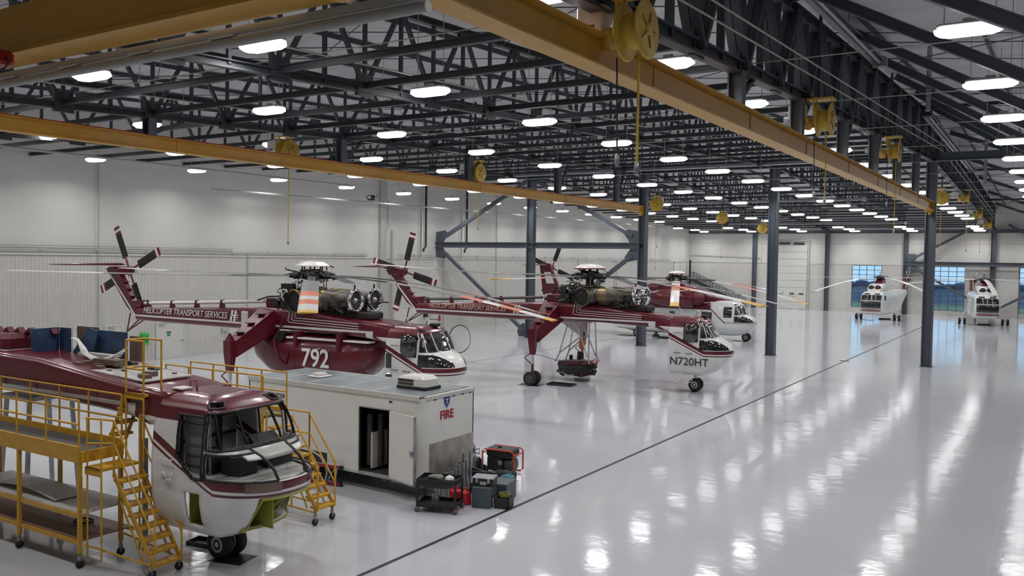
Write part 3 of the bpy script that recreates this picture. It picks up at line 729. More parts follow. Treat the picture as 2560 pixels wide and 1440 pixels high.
def rotor_head(root, c, z, blades, R, chord, cap, capr, schemes, seed, hd):
    MB().lathe([(.34, z - 1.35), (.30, z - .95), (.22, z - .6), (.2, z)], (c[0], c[1], 0), (0, 0, 1), 18).build('rotor_mast', 'machinery', root)
    hb = MB().lathe([(.3, z - .18), (.48, z - .12), (.52, z + .05), (.4, z + .2), (.2, z + .26)], (c[0], c[1], 0), (0, 0, 1), 18).build('rotor_hub', 'machinery', root)
    MB().lathe([(.45, z - .62), (.62, z - .58), (.62, z - .5), (.42, z - .46)], (c[0], c[1], 0), (0, 0, 1), 20).build('swashplate', 'engine', root)
    pl = MB(); ar = MB()
    for az, tz, *sc in blades:
        a = radians(az) - hd; d = Vector((cos(a), sin(a), 0)); s_ = Vector((-sin(a), cos(a), 0)); o = Vector((c[0], c[1], z))
        ar.tube(o + d * .3, o + d * .95, .1, 10); ar.lathe([(.05, .55), (.15, .58), (.15, .8), (.05, .83)], o, d, 12); ar.box(*[v for p in zip(o + d * .5 + s_ * .15 - Vector((.07, .07, .09)), o + d * .5 + s_ * .15 + Vector((.07, .07, .09))) for v in p])
        pl.tube(o + d * .55 + s_ * .22 + Vector((0, 0, -.55)), o + d * .55 + s_ * .22, .022, 6); pl.tube(o + d * .35 - s_ * .2 + Vector((0, 0, .2)), o + d * .75 - s_ * .15, .025, 6)
        rotor_blade(root, c, a, tz, R, chord, sc[0] if sc else schemes, z - .02)
    ar.build('blade_sleeves', 'machinery', hb); pl.build('pitch_links', 'alu', hb)
    clutter(26, (c[0], c[1], z + .0), (1.5, 1.5, .5), .025, seed).build('damper_lines', 'machinery', hb)
    if cap:
        n = 6 if cap == 'hex' else 20
        cp = MB().lathe([(capr, z + .38), (capr * .98, z + .42), (capr * .62, z + .56), (capr * .2, z + .6), (.001, z + .6)], (c[0], c[1], 0), (0, 0, 1), n, smooth=(n > 8)).build('rotor_cap', 'dome_white', root)
        if n > 8: MB().lathe([(capr * 1.0, z + .34), (capr * 1.02, z + .38), (capr * .97, z + .41)], (c[0], c[1], 0), (0, 0, 1), n).build('cap_rim', 'fin_red', cp)
        st = MB()
        for k in range(6): a = k * pi / 3; st.tube((c[0] + .4 * cos(a), c[1] + .4 * sin(a), z + .15), (c[0] + .45 * cos(a), c[1] + .45 * sin(a), z + .42), .03, 6)
        st.build('cap_posts', 'machinery', cp)

SCH_A = ((0, .30, 'blade_black', .55), (.30, .62, 'blade_grey', 1.), (.62, .72, 'blade_orange', 1.), (.72, .79, 'blade_white', 1.), (.79, .87, 'blade_orange', 1.), (.87, .965, 'blade_white', 1.), (.965, 1., 'blade_yellow', 1.))
SCH_B = ((0, .22, 'blade_black', .55), (.22, .52, 'blade_grey', 1.), (.52, .62, 'blade_orange', 1.), (.62, .9, 'blade_white', 1.), (.9, 1., 'blade_yellow', 1.))
SCH_P = ((0, .25, 'blade_black', .55), (.25, .7, 'blade_grey', 1.), (.7, 1., 'blade_white', 1.))

def engine(root, y, near_exhaust, detail_seed):
    z = 4.42
    e = MB().lathe([(.30, -5.2), (.36, -4.9), (.38, -4.2), (.34, -3.95), (.36, -3.6), (.30, -3.4), (.31, -3.05), (.36, -2.95)], (0, y, z), (1, 0, 0), 24).build('engine', 'engine', root)
    MB().lathe([(.385, -4.75), (.395, -4.6), (.395, -4.35), (.385, -4.3)], (0, y, z), (1, 0, 0), 24).build('engine_band', 'engine_bronze', e)
    MB().lathe([(.37, -2.98), (.45, -2.92), (.47, -2.83), (.44, -2.76), (.385, -2.77), (.36, -2.85), (.33, -3.0)], (0, y, z), (1, 0, 0), 32, caps=False).build('intake_lip', 'chrome', e)
    MB().lathe([(.355, -2.96), (.1, -2.98), (.001, -2.98)], (0, y, z), (1, 0, 0), 24).build('intake_face', 'black', e)
    MB().lathe([(.12, -2.97), (.11, -2.86), (.06, -2.78), (.001, -2.75)], (0, y, z), (1, 0, 0), 16).build('spinner', 'alu', e)
    v = MB()
    for k in range(12): a = k * pi / 6; v.bar((-2.93, y + .1 * cos(a), z + .1 * sin(a)), (-2.93, y + .35 * cos(a), z + .35 * sin(a)), .02, .05)
    v.build('inlet_vanes', 'wheel_dark', e)
    MB().tube((-2.9, y, z + .45), (-2.9, y, z + .62), .035, 8).build('ice_probe', 'black', e)
    s = -1 if y < 0 else 1
    MB().path([(-5.0, y, z - .05), (-5.35, y + s * .05, z - .08), (-5.55, y + s * .35, z - .1), (-5.5, y + s * .62, z - .1)], [.36, .42, .44, .46], 20, caps=False).build('exhaust_duct', 'engine', e)
    MB().lathe([(.43, 0), (.001, .001)], (-5.52, y + s * .5, z - .1), (-.15 * 0 + .05, s, 0), 20).build('exhaust_mouth', 'black', e)
    MB().lathe([(.43, -.04), (.485, -.03), (.49, .03), (.45, .05)], (-5.51, y + s * .6, z - .1), (-.12, s, 0), 22, caps=False).build('exhaust_rim', 'engine_bronze', e)
    clutter(22, (-3.7, y - .1, z - .25), (1.6, .8, .5), .02, detail_seed, True).build('engine_plumbing', 'machinery', e)
    return e

def skycrane(loc, hd, label, blades, variant, trot, S=1., dz=0.):
    hd = radians(hd); root = thing('skycrane_helicopter', label, 'helicopter', (loc[0], loc[1], dz), hd)
    full = variant != 'D'
    if S != 1.: root.scale = (S, S, S)
    P = 'paint_crane'
    cockpit(root, P, stripped=not full)
    MB().loft(stations([(-.95, 2.9, 3.53, 1.0, dict(wt=.82)), (-1.4, 2.86, 3.58, .97, dict(wt=.9)), (-1.9, 2.97, 3.62, .94), (-2.9, 3.02, 3.7, .91), (-5.2, 3.1, 3.93, .88), (-7.3, 3.1, 3.98, .86), (-8.6, 3.03, 3.92, .68), (-9.5, 2.97, 3.86, .55), (-14.4, 2.98, 3.66, .36), (-16.2, 3.0, 3.58, .28)], r=.16), True, True).build('fuselage', P, root)
    # near and far main-gear outriggers
    for s in (-1, 1):
        if not full: break
        w_ = MB().loft([[(-6.75, s * .7, 3.05), (-7.95, s * .7, 3.1), (-7.9, s * .7, 3.95), (-6.9, s * .7, 3.97)], [(-7.05, s * 2.75, 2.1), (-7.5, s * 2.75, 2.05), (-7.55, s * 2.75, 2.75), (-7.1, s * 2.75, 2.75)]][::1], True).build('gear_outrigger', 'maroon', root)
        for t_ in (.2, .48, .76): 
            MB().box(-7.5, -7.15, s * (.8 + 2 * t_) - .12, s * (.8 + 2 * t_) + .12, 3.95 - 1.22 * t_ + .0, 3.985 - 1.22 * t_).build('anti_slip_patch', 'black', w_)
        lg = MB().loft([ring_round(0, 0, .3, .16, .05)[0:0] or [(-7.5, s * 2.9 - .16, 2.75), (-7.1, s * 2.9 - .16, 2.75), (-7.1, s * 2.9 + .16, 2.75), (-7.5, s * 2.9 + .16, 2.75)], [(-7.48, s * 2.9 - .15, 2.2), (-7.1, s * 2.9 - .15, 2.2), (-7.1, s * 2.9 + .15, 2.2), (-7.48, s * 2.9 + .15, 2.2)], [(-7.4, s * 2.9 - .1, 1.5), (-7.18, s * 2.9 - .1, 1.5), (-7.18, s * 2.9 + .1, 1.5), (-7.4, s * 2.9 + .1, 1.5)]], True).build('gear_leg', 'maroon', root)
        MB().loft([[(-7.45, s * 2.9 - .12, 2.75), (-7.15, s * 2.9 - .12, 2.75), (-7.15, s * 2.9 + .12, 2.75), (-7.45, s * 2.9 + .12, 2.75)], [(-7.33, s * 2.9 - .02, 3.05), (-7.27, s * 2.9 - .02, 3.05), (-7.27, s * 2.9 + .02, 3.05), (-7.33, s * 2.9 + .02, 3.05)]], True).build('leg_cap', 'maroon', lg)
        MB().tube((-7.29, s * 2.9, 1.5), (-7.29, s * 2.9, 1.05), .07, 12).build('oleo_piston', 'chrome', lg)
        MB().tube((-7.29, s * 2.9, 1.1), (-7.29, s * 2.9, .33), .065, 10).build('axle_leg', 'maroon', lg)
        MB().path([(-7.4, s * 2.9, 1.55), (-7.75, s * 2.9, 1.32), (-7.38, s * 2.9, 1.05)], .03, 6).build('torque_link', 'maroon_dull', lg)
        MB().tube((-7.29, s * 2.9 - .3, .34), (-7.29, s * 2.9 + .3, .34), .06, 8).build('axle', 'wheel_dark', lg)
        for o_ in (-.24, .24): wheel(root, 'main_wheel', (-7.29, s * 2.9 + o_, .345), .345, .24, 'wheel_dark')
    # nose gear
    if full: MB().path([(-.05, 0, .9), (0, 0, .45)], [.09, .07], 10).build('nose_strut', 'heli_white', root)
    if full:
        for o_ in (-.17, .17): wheel(root, 'nose_wheel', (0, o_, .31), .31, .2)
        MB().tube((0, -.2, .31), (0, .2, .31), .05, 8).build('nose_axle', 'wheel_dark', root)
        st = MB()
        for x0, x1 in ((-.85, -.45), (-.3, .1)): st.path([(x0, -.95, .95), (x0 + .02, -.98, .62), (x0 + .1, -.98, .52), (x1 - .08, -.98, .52), (x1, -.96, .62), (x1, -.95, .95)], .018, 6)
        st.build('boarding_steps', 'heli_white', root)
        gr_ = MB()
        for x0, z0 in ((-.75, 2.83), (-.75, 1.9), (-.2, 1.88)): gr_.path([(x0, -1.1, z0), (x0 + .02, -1.16, z0), (x0 + .3, -1.16, z0 - .01), (x0 + .32, -1.1, z0 - .01)], .014, 5)
        gr_.build('grab_handles', 'black', root)
        # bubble side windows
        for s in (-1, 1):
            if variant == 'A' and s > 0: continue
            b_ = MB(); rings = []
            for k in range(7):
                a = (k / 6) * pi / 2; rings.append([(.03 + .36 * cos(a) * (abs(cos(t)) ** .7) * (1 if cos(t) > 0 else -1), s * (1.06 + .30 * sin(a)), 2.83 + .44 * cos(a) * (abs(sin(t)) ** .7) * (1 if sin(t) > 0 else -1)) for t in [2 * pi * j / 24 for j in range(24)]])
            b_.loft(rings, False, True).build('bubble_window', 'glass_dark', root)
        # wiper / probe / antenna clutter on the roof
        MB().path([(.1, .2, 3.53), (.05, .2, 3.75), (-.1, .2, 3.82)], .03, 6).build('blade_antenna', 'white', root)
        MB().tube((-.6, -.1, 3.55), (-.95, -.1, 4.1), .012, 5).build('whip_antenna', 'white', root)
        MB().path([(-.25, .45, 3.52), (-.15, .5, 3.75), (.3, .5, 3.75)], .014, 5).build('pitot_tube', 'black', root)
        MB().bev(.1, .42, .15, .55, 3.5, 3.62, .04).build('light_mount', 'black', root)
        for s in (-1, 1): MB().tube((.85, s * .35, 2.63), (.72, s * .55, 3.0), .012, 5).build('wiper', 'black', root)
    # tail
    fin = [(-16.15, 2.98), (-16.35, 3.58), (-17.72, 5.42), (-18.2, 5.5), (-18.5, 5.38), (-17.0, 3.6)]
    if full:
        fo = MB().loft([[(x, -.13, z) for x, z in fin], [(x, .13, z) for x, z in fin]], True).build('tail_fin', 'maroon', root)
        a_, b_ = Vector((-16.32, -.14, 3.13)), Vector((-18.2, -.14, 5.12)); MB().bar(a_, b_, .006, .1, (1, 0, 0)).build('fin_stripe', 'letter_white', fo)
        for k in range(5):
            p = Vector((-16.45, 0, 3.8)).lerp(Vector((-17.65, 0, 5.3)), k / 4.5); MB().box(p.x - .02, p.x + .14, -.14, .14, p.z - .03, p.z + .0).build('fin_step', 'maroon_dull', fo)
        MB().loft([[(-17.55, .25, 5.6), (-17.9, .25, 5.68), (-18.6, .25, 5.6), (-17.9, .25, 5.55)], [(-17.6, -2.3, 5.6), (-17.9, -2.3, 5.66), (-18.55, -2.3, 5.6), (-17.9, -2.3, 5.56)], [(-18.1, -3.1, 5.6), (-18.2, -3.1, 5.62), (-18.5, -3.1, 5.6), (-18.2, -3.1, 5.58)]], True, True).build('stabilizer', 'maroon', root)
        MB().bev(-18.0, -17.5, -.22, .5, 5.1, 5.5, .08).build('tail_gearbox', 'maroon', root)
        tail_rotor(root, (-17.75, .62, 5.3), 2.35, trot, 4)
        sk = MB()
        for p in ((-16.3, 0, 3.0), (-16.9, 0, 3.3), (-16.0, 0, 2.98)): sk.tube(p, (-17.15, 0, 2.38), .035, 6)
        sk.build('tail_skid', 'maroon', root)
        sh = 'letter_white' if variant == 'A' else 'wheel_dark'
        ds = MB().path([(-16.3, 0, 3.78), (-12, 0, 3.98), (-8.3, 0, 4.17)], .075, 12).build('tail_drive_shaft', sh, root)
        for x in (-15.6, -14.0, -12.4, -10.8): MB().prism([(-.12, -.26), (.12, -.26), (.04, .1), (-.04, .1)], -.08, .08, lambda u, v, t, x=x: (x + u, t, 3.78 + (x + 16.3) * .0488 + v)).build('shaft_bracket', 'maroon_dull', ds)
        MB().prism([(-16.25, 3.6), (-15.95, 3.6), (-15.85, 3.95), (-16.5, 3.9)], -.2, .2, lambda u, v, t: (u, t, v)).build('shaft_cowl', 'maroon', root)
        # engines, gearbox bay
        for y, sd in ((-.62, 11), (.62, 12)): engine(root, y, y < 0, sd + ord(variant))
        MB().loft(stations([(-7.3, 3.9, 4.25, .5), (-6.6, 3.9, 4.75, .45), (-5.4, 3.9, 4.8, .4), (-5.0, 3.9, 4.3, .35)], r=.1), True).build('main_gearbox', 'machinery', root)
        clutter(60, (-6.2, 0, 4.35), (2.0, 1.3, .8), .025, 21 + ord(variant), True).build('gearbox_plumbing', 'machinery', root)
        clutter(22, (-6.1, -.3, 4.45), (1.6, 1.0, .7), .02, 31 + ord(variant)).build('hydraulic_lines', 'alu', root)
        MB().bev(-7.9, -6.9, -.35, .35, 3.95, 4.35, .05).build('oil_cooler', 'maroon_dull', root)
        MB().path([(-8.2, .1, 4.12), (-7.6, .1, 4.2), (-7.0, .2, 4.15)], .13, 10).build('apu_duct', 'engine', root)
        MB().lathe([(.2, 0), (.21, .05), (.2, .36), (.19, .38), (.05, .4)], (-7.0, .35, 4.4), (0, 0, 1), 14).build('fluid_reservoir', 'off_white', root)
        for k, (dx, zz) in enumerate(((0, 3.42), (.3, 3.52), (.55, 3.62))):
            MB().path([(-6.05 + dx * .6, -.86, 3.95), (-6.05 + dx * .6, -.9, 3.7), (-6.12 + dx * .6, -.9, zz + .06), (-6.02 + dx * .6, -.9, zz), (-2.45, -.935, zz - .09)], .014, 6).build('fluid_line', 'letter_white', root)
        MB().bev(-4.9, -2.3, -.5, .5, 3.68, 3.95, .05).build('engine_deck', 'machinery', root)
        st = MB(); 
        for s in (-1, 1): st.tube((-4.9, s * .95, 4.7), (-3.5, s * .6, 3.9), .025, 6); st.tube((-2.95, s * .3, 3.75), (-3.0, s * .55, 4.05), .03, 6)
        st.build('engine_mount_struts', 'alu', root)
        hub = (-5.62, 0)
        rotor_head(root, hub, 5.35, blades, 10.97, .60, 'hex' if variant == 'A' else 'round', .72 if variant == 'A' else .80, SCH_A if variant == 'A' else SCH_B, 41 + ord(variant), hd)
        # lettering on the boom, near side
        bw = (.55 - .36) / 4.9
        yaw = math.atan(bw); X = (cos(yaw), -sin(yaw), 0)
        col = 'letter_white' if variant == 'A' else 'beige_letter'
        text('boom_lettering', 'HELICOPTER TRANSPORT SERVICES', .40 if variant == 'A' else .36, col, frame((-12.75, -.455, 3.50 if variant == 'A' else 3.48), X, (0, 0, 1)), root, shear=.28, sx=.88)
        lg = MB()
        for u0, u1 in ((0, .12), (.2, .32)): lg.prism([(u0, -.24), (u1, -.24), (u1 + .12, .24), (u0 + .12, .24)], 0, .012, lambda u, v, t: (u, v, t))
        lg.prism([(.1, -.03), (.28, -.03), (.28, .05), (.1, .05)], 0, .012, lambda u, v, t: (u, v, t))
        for k in range(4): lg.prism([(.38, -.2 + k * .1), (.62 - abs(k - 1.5) * .08, -.16 + k * .1), (.42, -.14 + k * .1)], 0, .012, lambda u, v, t: (u, v, t))
        link('boom_emblem', lg.mesh('boom_emblem', 'letter_white' if variant == 'A' else 'beige_letter'), root, M=frame((-9.75, -.565, 3.52), X, (0, 0, 1)))
    return root

A = skycrane((-20.61, 26.03), 4.4, 'maroon crane helicopter with a red belly tank numbered 792, nearest the left wall', ((245, 5.5, SCH_P), (315, 4.5), (7, 3.95), (62, 3.6), (122, 4.35, SCH_P), (188, 5.45, SCH_P)), 'A', radians(25))
B = skycrane((-14.43, 39.0), 2.9, 'maroon crane helicopter marked N720HT standing on tall bare legs mid-hall', ((218, 5.8, SCH_P), (278, 5.35), (337, 4.4), (40, 3.75, SCH_P), (98, 4.2, SCH_P), (158, 5.3, SCH_P)), 'B', radians(-15))
# number on B's nose, small number on A's nose
text('registration', 'N720HT', .52, 'letter_dark', frame((-.02, -1.105, 1.48), (1, 0, 0), (0, 0, 1)), B, bold=.004)
text('nose_number', '792', .24, 'letter_dark', frame((1.28, -.83, 2.12), (.62, .78, 0), (-.3, .2, 1)), A)
# A: belly tank
tk = MB(); rings = []
for x, cz, rz, ry in ((-8.6, 2.55, .05, .05), (-8.45, 2.5, .35, .5), (-8.0, 2.3, .62, .85), (-7.2, 2.1, .85, 1.1), (-6.2, 1.98, 1.0, 1.22), (-4.5, 1.95, 1.05, 1.25), (-3.7, 1.98, 1.02, 1.22), (-3.0, 2.07, .90, 1.1), (-2.45, 2.18, .72, .9), (-2.05, 2.3, .48, .62), (-1.85, 2.38, .24, .32), (-1.8, 2.42, .04, .05)):
    rings.append([(x, ry * (abs(cos(t)) ** .75) * (1 if cos(t) > 0 else -1), cz + rz * (abs(sin(t)) ** .75) * (1 if sin(t) > 0 else -1)) for t in [2 * pi * j / 36 for j in range(36)]])
tank = tk.loft(rings, True, True).build('water_tank', 'maroon', A)
text('tank_number', '792', 1.02, 'letter_white', frame((-4.35, -1.262, 2.06), (1, 0, 0), (0, 0, 1)), tank, bold=.016, sx=.95, ext=.01)
for x0, x1 in ((-6.0, -5.6), (-5.4, -3.4), (-3.15, -1.9)): MB().box(x0, x1, -1.02 if x1 > -2 else -1.13, -.6, 2.80, 2.86).build('tank_stripe', 'letter_white', tank)
for x in (-5.5, -3.3): MB().box(x - .05, x + .09, -1.2, -.7, 2.45, 3.08).build('tank_strap', 'maroon_dull', tank)
MB().path([(-6.8, -.5, 1.02), (-5.2, -.55, .92), (-3.6, -.5, .95)], .16, 10).build('fill_hose', 'rubber', tank)
MB().lathe([(.22, -.15), (.24, 0), (.22, .15)], (-6.35, -1.0, 2.85), (0, 1, 0), 14).build('tank_pump', 'black', tank)
MB().path([(-6.5, -.78, 3.95), (-6.45, -.9, 3.3), (-6.55, -1.25, 2.7), (-6.3, -1.28, 1.9), (-5.9, -1.26, 1.75), (-5.75, -1.25, 2.3)], .04, 8).build('loose_hose', 'maroon_dull', A)
# A: aft-facing pilot's seat windows under the cockpit, open door on the far side
rw = MB()
for z0, z1 in ((1.95, 2.5), (1.15, 1.75)): rw.bev(-1.0, -.74, -1.13, -1.08, z0, z1, .02)
rw.build('aft_window', 'glass_dark', A)
od = MB(); rings = [[(.72 + .05 * k + r_ * .32 * cos(t), 1.45 + .5 * r_ * cos(t) * .6 + (1 - r_) * .18, 2.95 + r_ * .55 * sin(t)) for t in [2 * pi * j / 20 for j in range(20)]] for k, r_ in enumerate((1, .92, .7, .35, .02))]
od.loft(rings, False, True).build('open_door_bubble', mat('bubble_clear', (.70, .75, .77), .05, spec=.9, alpha=.45), A)
MB().path([(.72 + .32 * cos(t), 1.45 + .3 * cos(t), 2.95 + .55 * sin(t)) for t in [2 * pi * j / 20 for j in range(21)]], .02, 6).build('open_door_frame', 'black', A)
# A: radiator housings behind the rotor mast
MB().box(-6.65, -6.0, -.75, -.55, 3.95, 5.0).build('cooler_panel', 'black', A)
fr_ = MB(); 
pts = [(-6.55, 4.75), (-6.3, 4.75), (-6.1, 4.3), (-6.3, 4.15), (-6.55, 4.45)]
for p, q in zip(pts, pts[1:] + pts[:1]): fr_.tube((p[0], -.8, p[1]), (q[0], -.8, q[1]), .03, 6)
fr_.tube((-6.55, -.8, 4.45), (-6.3, -.8, 4.75), .025, 6); fr_.build('cowl_bracket', 'letter_white', A)
MB().bev(-8.95, -8.55, -.72, -.5, 3.1, 3.75, .03).build('battery_box', 'off_white', A)
# B: cargo hook frame with slung bundle of nets
rig = thing('cargo_rig', 'grey tubular hoist frame with an orange hook hanging under the N720HT helicopter', 'rig', (B.location.x, B.location.y, 0), B.rotation_euler.z)
g_ = MB()
for s in (-1, 1):
    for p, q in (((-6.6, s * .35, 3.05), (-7.0, s * .55, 1.4)), ((-6.2, s * .35, 3.05), (-5.45, s * .5, 1.25)), ((-5.45, s * .35, 3.05), (-5.4, s * .5, 1.2)), ((-7.0, s * .55, 1.4), (-5.9, s * .3, 2.3)), ((-7.0, s * .55, 1.4), (-7.2, s * .6, .95)), ((-5.4, s * .5, 1.2), (-5.3, s * .6, .95))): g_.tube(p, q, .035, 8)
g_.build('hoist_frame', 'alu', rig)
MB().box(-6.9, -5.3, -.4, .4, 3.0, 3.08).build('mounting_plate', 'alu', rig)
MB().tube((-6.0, 0, 3.0), (-6.0, 0, 2.05), .05, 8).build('hoist_cable', 'galv', rig)
MB().bev(-6.13, -5.87, -.1, .1, 1.6, 2.1, .04).build('hook_block', 'orange', rig)
MB().path([(-6.0, 0, 1.6), (-6.0, 0, 1.45), (-5.92, 0, 1.35), (-5.98, 0, 1.25), (-6.08, 0, 1.3)], .035, 8).build('hook', 'black', rig)
bn = thing('net_bundle', 'black and red bundle of slings and hoses slung under the N720HT helicopter', 'bundle', (B.location.x - 6.25 * cos(B.rotation_euler.z), B.location.y - 6.25 * sin(B.rotation_euler.z), 0), B.rotation_euler.z)
MB().lathe([(.3, .24), (.75, .30), (.95, .5), (.98, .75), (.8, .95), (.3, 1.0), (.01, 1.0)], (0, 0, 0), (0, 0, 1), 14, smooth=False).build('bundle_core', 'net_black', bn)
random.seed(5)
def loops(n, m, r0, name):
    b = MB()
    for k in range(n):
        z = .35 + random.random() * .6; a0 = random.random() * 6.3; R_ = .85 + random.random() * .2; pts = []
        for j in range(9): a = a0 + j * .35; pts.append((R_ * cos(a), R_ * .9 * sin(a), z + .08 * sin(j * 1.7 + k)))
        b.path(pts, r0 * (.7 + random.random() * .7), 6)
    b.build(name, m, bn)
loops(16, 'rubber', .035, 'sling'); loops(9, 'alu', .022, 'cable_coil'); loops(7, 'fire_red', .03, 'red_strap')
MB().bar((-.55, -.5, 1.02), (.9, -.4, 1.12), .12, .05).build('spreader_bar', 'galv', bn)
MB().tube((.05, .1, .95), (.1, .1, 1.45), .13, 8).build('line_drum', 'black', bn)
MB().tube((-.4, .1, .95), (-.4, .1, 1.25), .1, 8).build('line_drum', 'black', bn)
ln = MB().path([(-21.7, 36.1, 1.5), (-21.2, 37.0, 1.2), (-20.9, 37.9, .95)], .012, 5).build('tie_line', 'cable'); tag(ln, 'thin dark line from the right main leg to the slung bundle', 'line')

# ---------------------------------------------------------------- D: stripped crane airframe in the foreground
D = skycrane((-14.01, 11.5), 2.9, 'stripped maroon and white crane airframe with empty window frames in the foreground', (), 'D', 0, S=1., dz=-.137)
# nose wheel
nw = wheel(D, 'nose_wheel', (-.2, -.12, .447), .31, .22)
wheel(D, 'nose_wheel', (-.2, .24, .447), .31, .22)
MB().tube((-.2, 0, .447), (-.15, 0, .95), .08, 10).build('nose_strut', 'heli_white', D); MB().tube((-.2, -.1, .447), (-.2, .2, .447), .06, 8).build('nose_axle', 'wheel_dark', D)
# cockpit floor and contents
MB().prism([(-1.0, -1.0), (.5, -1.02), (1.15, -.8), (1.55, -.4), (1.66, 0), (1.55, .4), (1.15, .8), (.5, 1.02), (-1.0, 1.0)], 2.0, 2.05, lambda u, v, t: (u, v, t)).build('cockpit_floor', 'primer_grey', D)
MB().bev(.35, .85, -.62, -.1, 2.05, 2.4, .03).build('equipment_crate', 'plastic_black', D)
MB().loft([ring_round(.1, 2.05, 2.55, .22, .08), ring_round(.26, 2.05, 2.5, .22, .08)], True).build('seat_shell', 'black', D).location = (0, -.62, 0)
MB().prism([(.25, 2.05), (.75, 2.05), (.7, 2.2), (.35, 2.5), (.2, 2.65)], .25, .95, lambda u, v, t: (u, t, v)).build('instrument_frame', 'black', D)
MB().box(-1.02, -.97, -1.0, 1.0, 2.0, 2.85).build('bulkhead', 'primer_grey', D)
bk = MB()
for y in (-.5, .05, .5): bk.box(-.97, -.9, y - .05, y + .05, 2.05, 3.4)
for z in (2.5, 2.9, 3.3): bk.box(-.97, -.92, -.95, .95, z - .03, z + .03)
bk.build('bulkhead_ribs', 'machinery', D)
dp = MB().box(-.4, .3, -.82, -.79, 2.02, 3.3).build('door_panel', 'blade_grey', D)
for k in range(5): MB().box(-.3, .32, -.84, -.82, 2.2 + k * .2, 2.22 + k * .2).build('door_rib', 'wheel_dark', dp)
MB().path([(.6, -1.05, 2.62), (.86, -.8, 2.63), (.95, -.4, 2.64), (.97, 0, 2.64), (.95, .4, 2.64), (.86, .8, 2.63), (.6, 1.05, 2.62)], .035, 6).build('sill_frame', 'machinery', D)
cp = [ck_row(*c) for c in CK if 2.05 < c[0] < 2.65]
for fr in (.40, .60):
    j = NS + int(round(fr * NF)); MB().path([r[j] for r in cp], .03, 6).build('nose_frame', 'black', D)
nb = MB(); rr = [ck_row(*c) for c in CK if 2.44 < c[0] < 2.65]; a0, a1 = NS + int(.3 * NF), NS + int(.8 * NF)
nb.loft([r[a0:a1 + 1] for r in rr], False, True, closed=False); ob = nb.build('nose_brow', 'heli_white', D); md = ob.modifiers.new('t', 'SOLIDIFY'); md.thickness = .03
# open belly bays in zinc-chromate green
sb_ = MB(); sb_.box(-.2, .42, -.5, -.46, 1.05, 1.74); sb_.box(-.2, .42, -.9, -.46, 1.03, 1.06); sb_.box(-.2, .42, -1.0, -.46, 1.74, 1.77); sb_.box(-.18, -.15, -.9, -.46, 1.05, 1.74); sb_.box(.35, .38, -.9, -.46, 1.05, 1.74); sb_.build('side_bay', 'primer', D)
bb = MB(); bb.box(.2, .24, -.85, .85, 1.0, 1.75); bb.box(.22, 1.0, -.62, -.59, 1.0, 1.75); bb.box(.22, 1.25, -.12, -.09, 1.0, 1.75); bb.box(.22, .9, -.6, .6, .98, 1.0); bb.box(.22, 1.4, -.6, .6, 1.76, 1.79)
for y in (.12, .38, .62): bb.prism([(.24, 1.02), (.8 - y * .3, 1.1), (1.3 - y * .45, 1.55), (1.25 - y * .45, 1.72), (.24, 1.74)], y - .015, y + .015, lambda u, v, t: (u, t, v))
bb.build('nose_bay_ribs', 'primer', D)
for k in range(7): MB().tube((.4 + k * .12, .02, 1.62), (.4 + k * .12, .02, 1.7), .03, 6).build('bay_fitting', 'primer', D)
bl = MB(); lo = ck_row(1.02, 1.03, .93, 2.); hi = ck_row(1.72, 1.68, 1.085, 2.2)
for rw_ in (lo, hi): bl.path([rw_[j] for j in range(NS + 19, NS + 57)], .022, 6)
bl.tube(lo[NS + 56], hi[NS + 56], .022, 6); bl.tube(lo[NS + 19], hi[NS + 19], .022, 6); bl.build('bay_lip', 'primer', D)
# panel joint in the stripe
pj = MB(); r6, r8 = ck_row(1.87, 1.75, 1.11, 2.2), ck_row(2.05, 1.755, 1.11, 2.2); j0 = NS + 13
pj.loft([r6[j0:j0 + 13], r8[j0:j0 + 13]], False, True, closed=False); pj.build('bare_panel', 'bare_brown', D)
# handle and letters under the stripe
MB().path([(-.75, -1.1, 2.35), (-.74, -1.16, 2.33), (-.4, -1.16, 2.33), (-.39, -1.1, 2.35)], .014, 5).build('grab_handle', 'heli_white', D)
MB().box(.75, .83, -1.0, -.96, 1.5, 1.66).build('static_port', 'black', D)
MB().path([(-.75, -1.13, 1.98), (-.65, -1.14, 2.07), (-.55, -1.14, 1.98), (-.62, -1.14, 1.92), (-.4, -1.14, 1.95), (-.38, -1.14, 2.07)], .022, 5).build('painted_handhold', 'letter_white', D)
# stripped upper deck with skins and firewall panels
MB().box(-7.4, -1.9, -.62, .62, 3.93, 3.96).build('upper_deck', 'primer_grey', D).rotation_euler = (0, radians(-.0), 0)
for o in D.children:
    if o.name.startswith('upper_deck'):
        me = o.data
        for v in me.vertices: v.co.z += (-.29 * ((v.co.x + 7.4) / 5.5)) + (.04 if v.co.x < -5 else 0)
random.seed(17)
for k in range(26):
    x = -5.6 + random.random() * 3.4; y = -.5 + random.random() * 1.0; z = 3.97 - .30 * ((x + 7.4) / 5.5)
    s_ = .03 + random.random() * .06; MB().box(x - s_ * 1.6, x + s_ * 1.6, y - s_, y + s_, z - .02, z + s_).build('deck_fitting', 'bare_brown' if k % 3 else 'black', D)
MB().box(-5.2, -4.0, .1, .28, 3.86, 4.0).build('channel', 'white_dirty', D)
MB().box(-4.2, -3.4, -.2, .1, 3.83, 3.95).build('bracket', 'bare_brown', D)
for x0, x1, y0, z1, m_ in ((-6.3, -5.85, .35, 4.5, 'navy_panel'), (-5.85, -5.0, .5, 4.55, 'bare_brown'), (-5.0, -3.9, .45, 4.5, 'navy_panel'), (-3.9, -3.45, .5, 4.42, 'bare_brown')):
    MB().box(x0 + .02, x1 - .02, y0, y0 + .03, 3.85, z1).build('firewall_panel', m_, D)
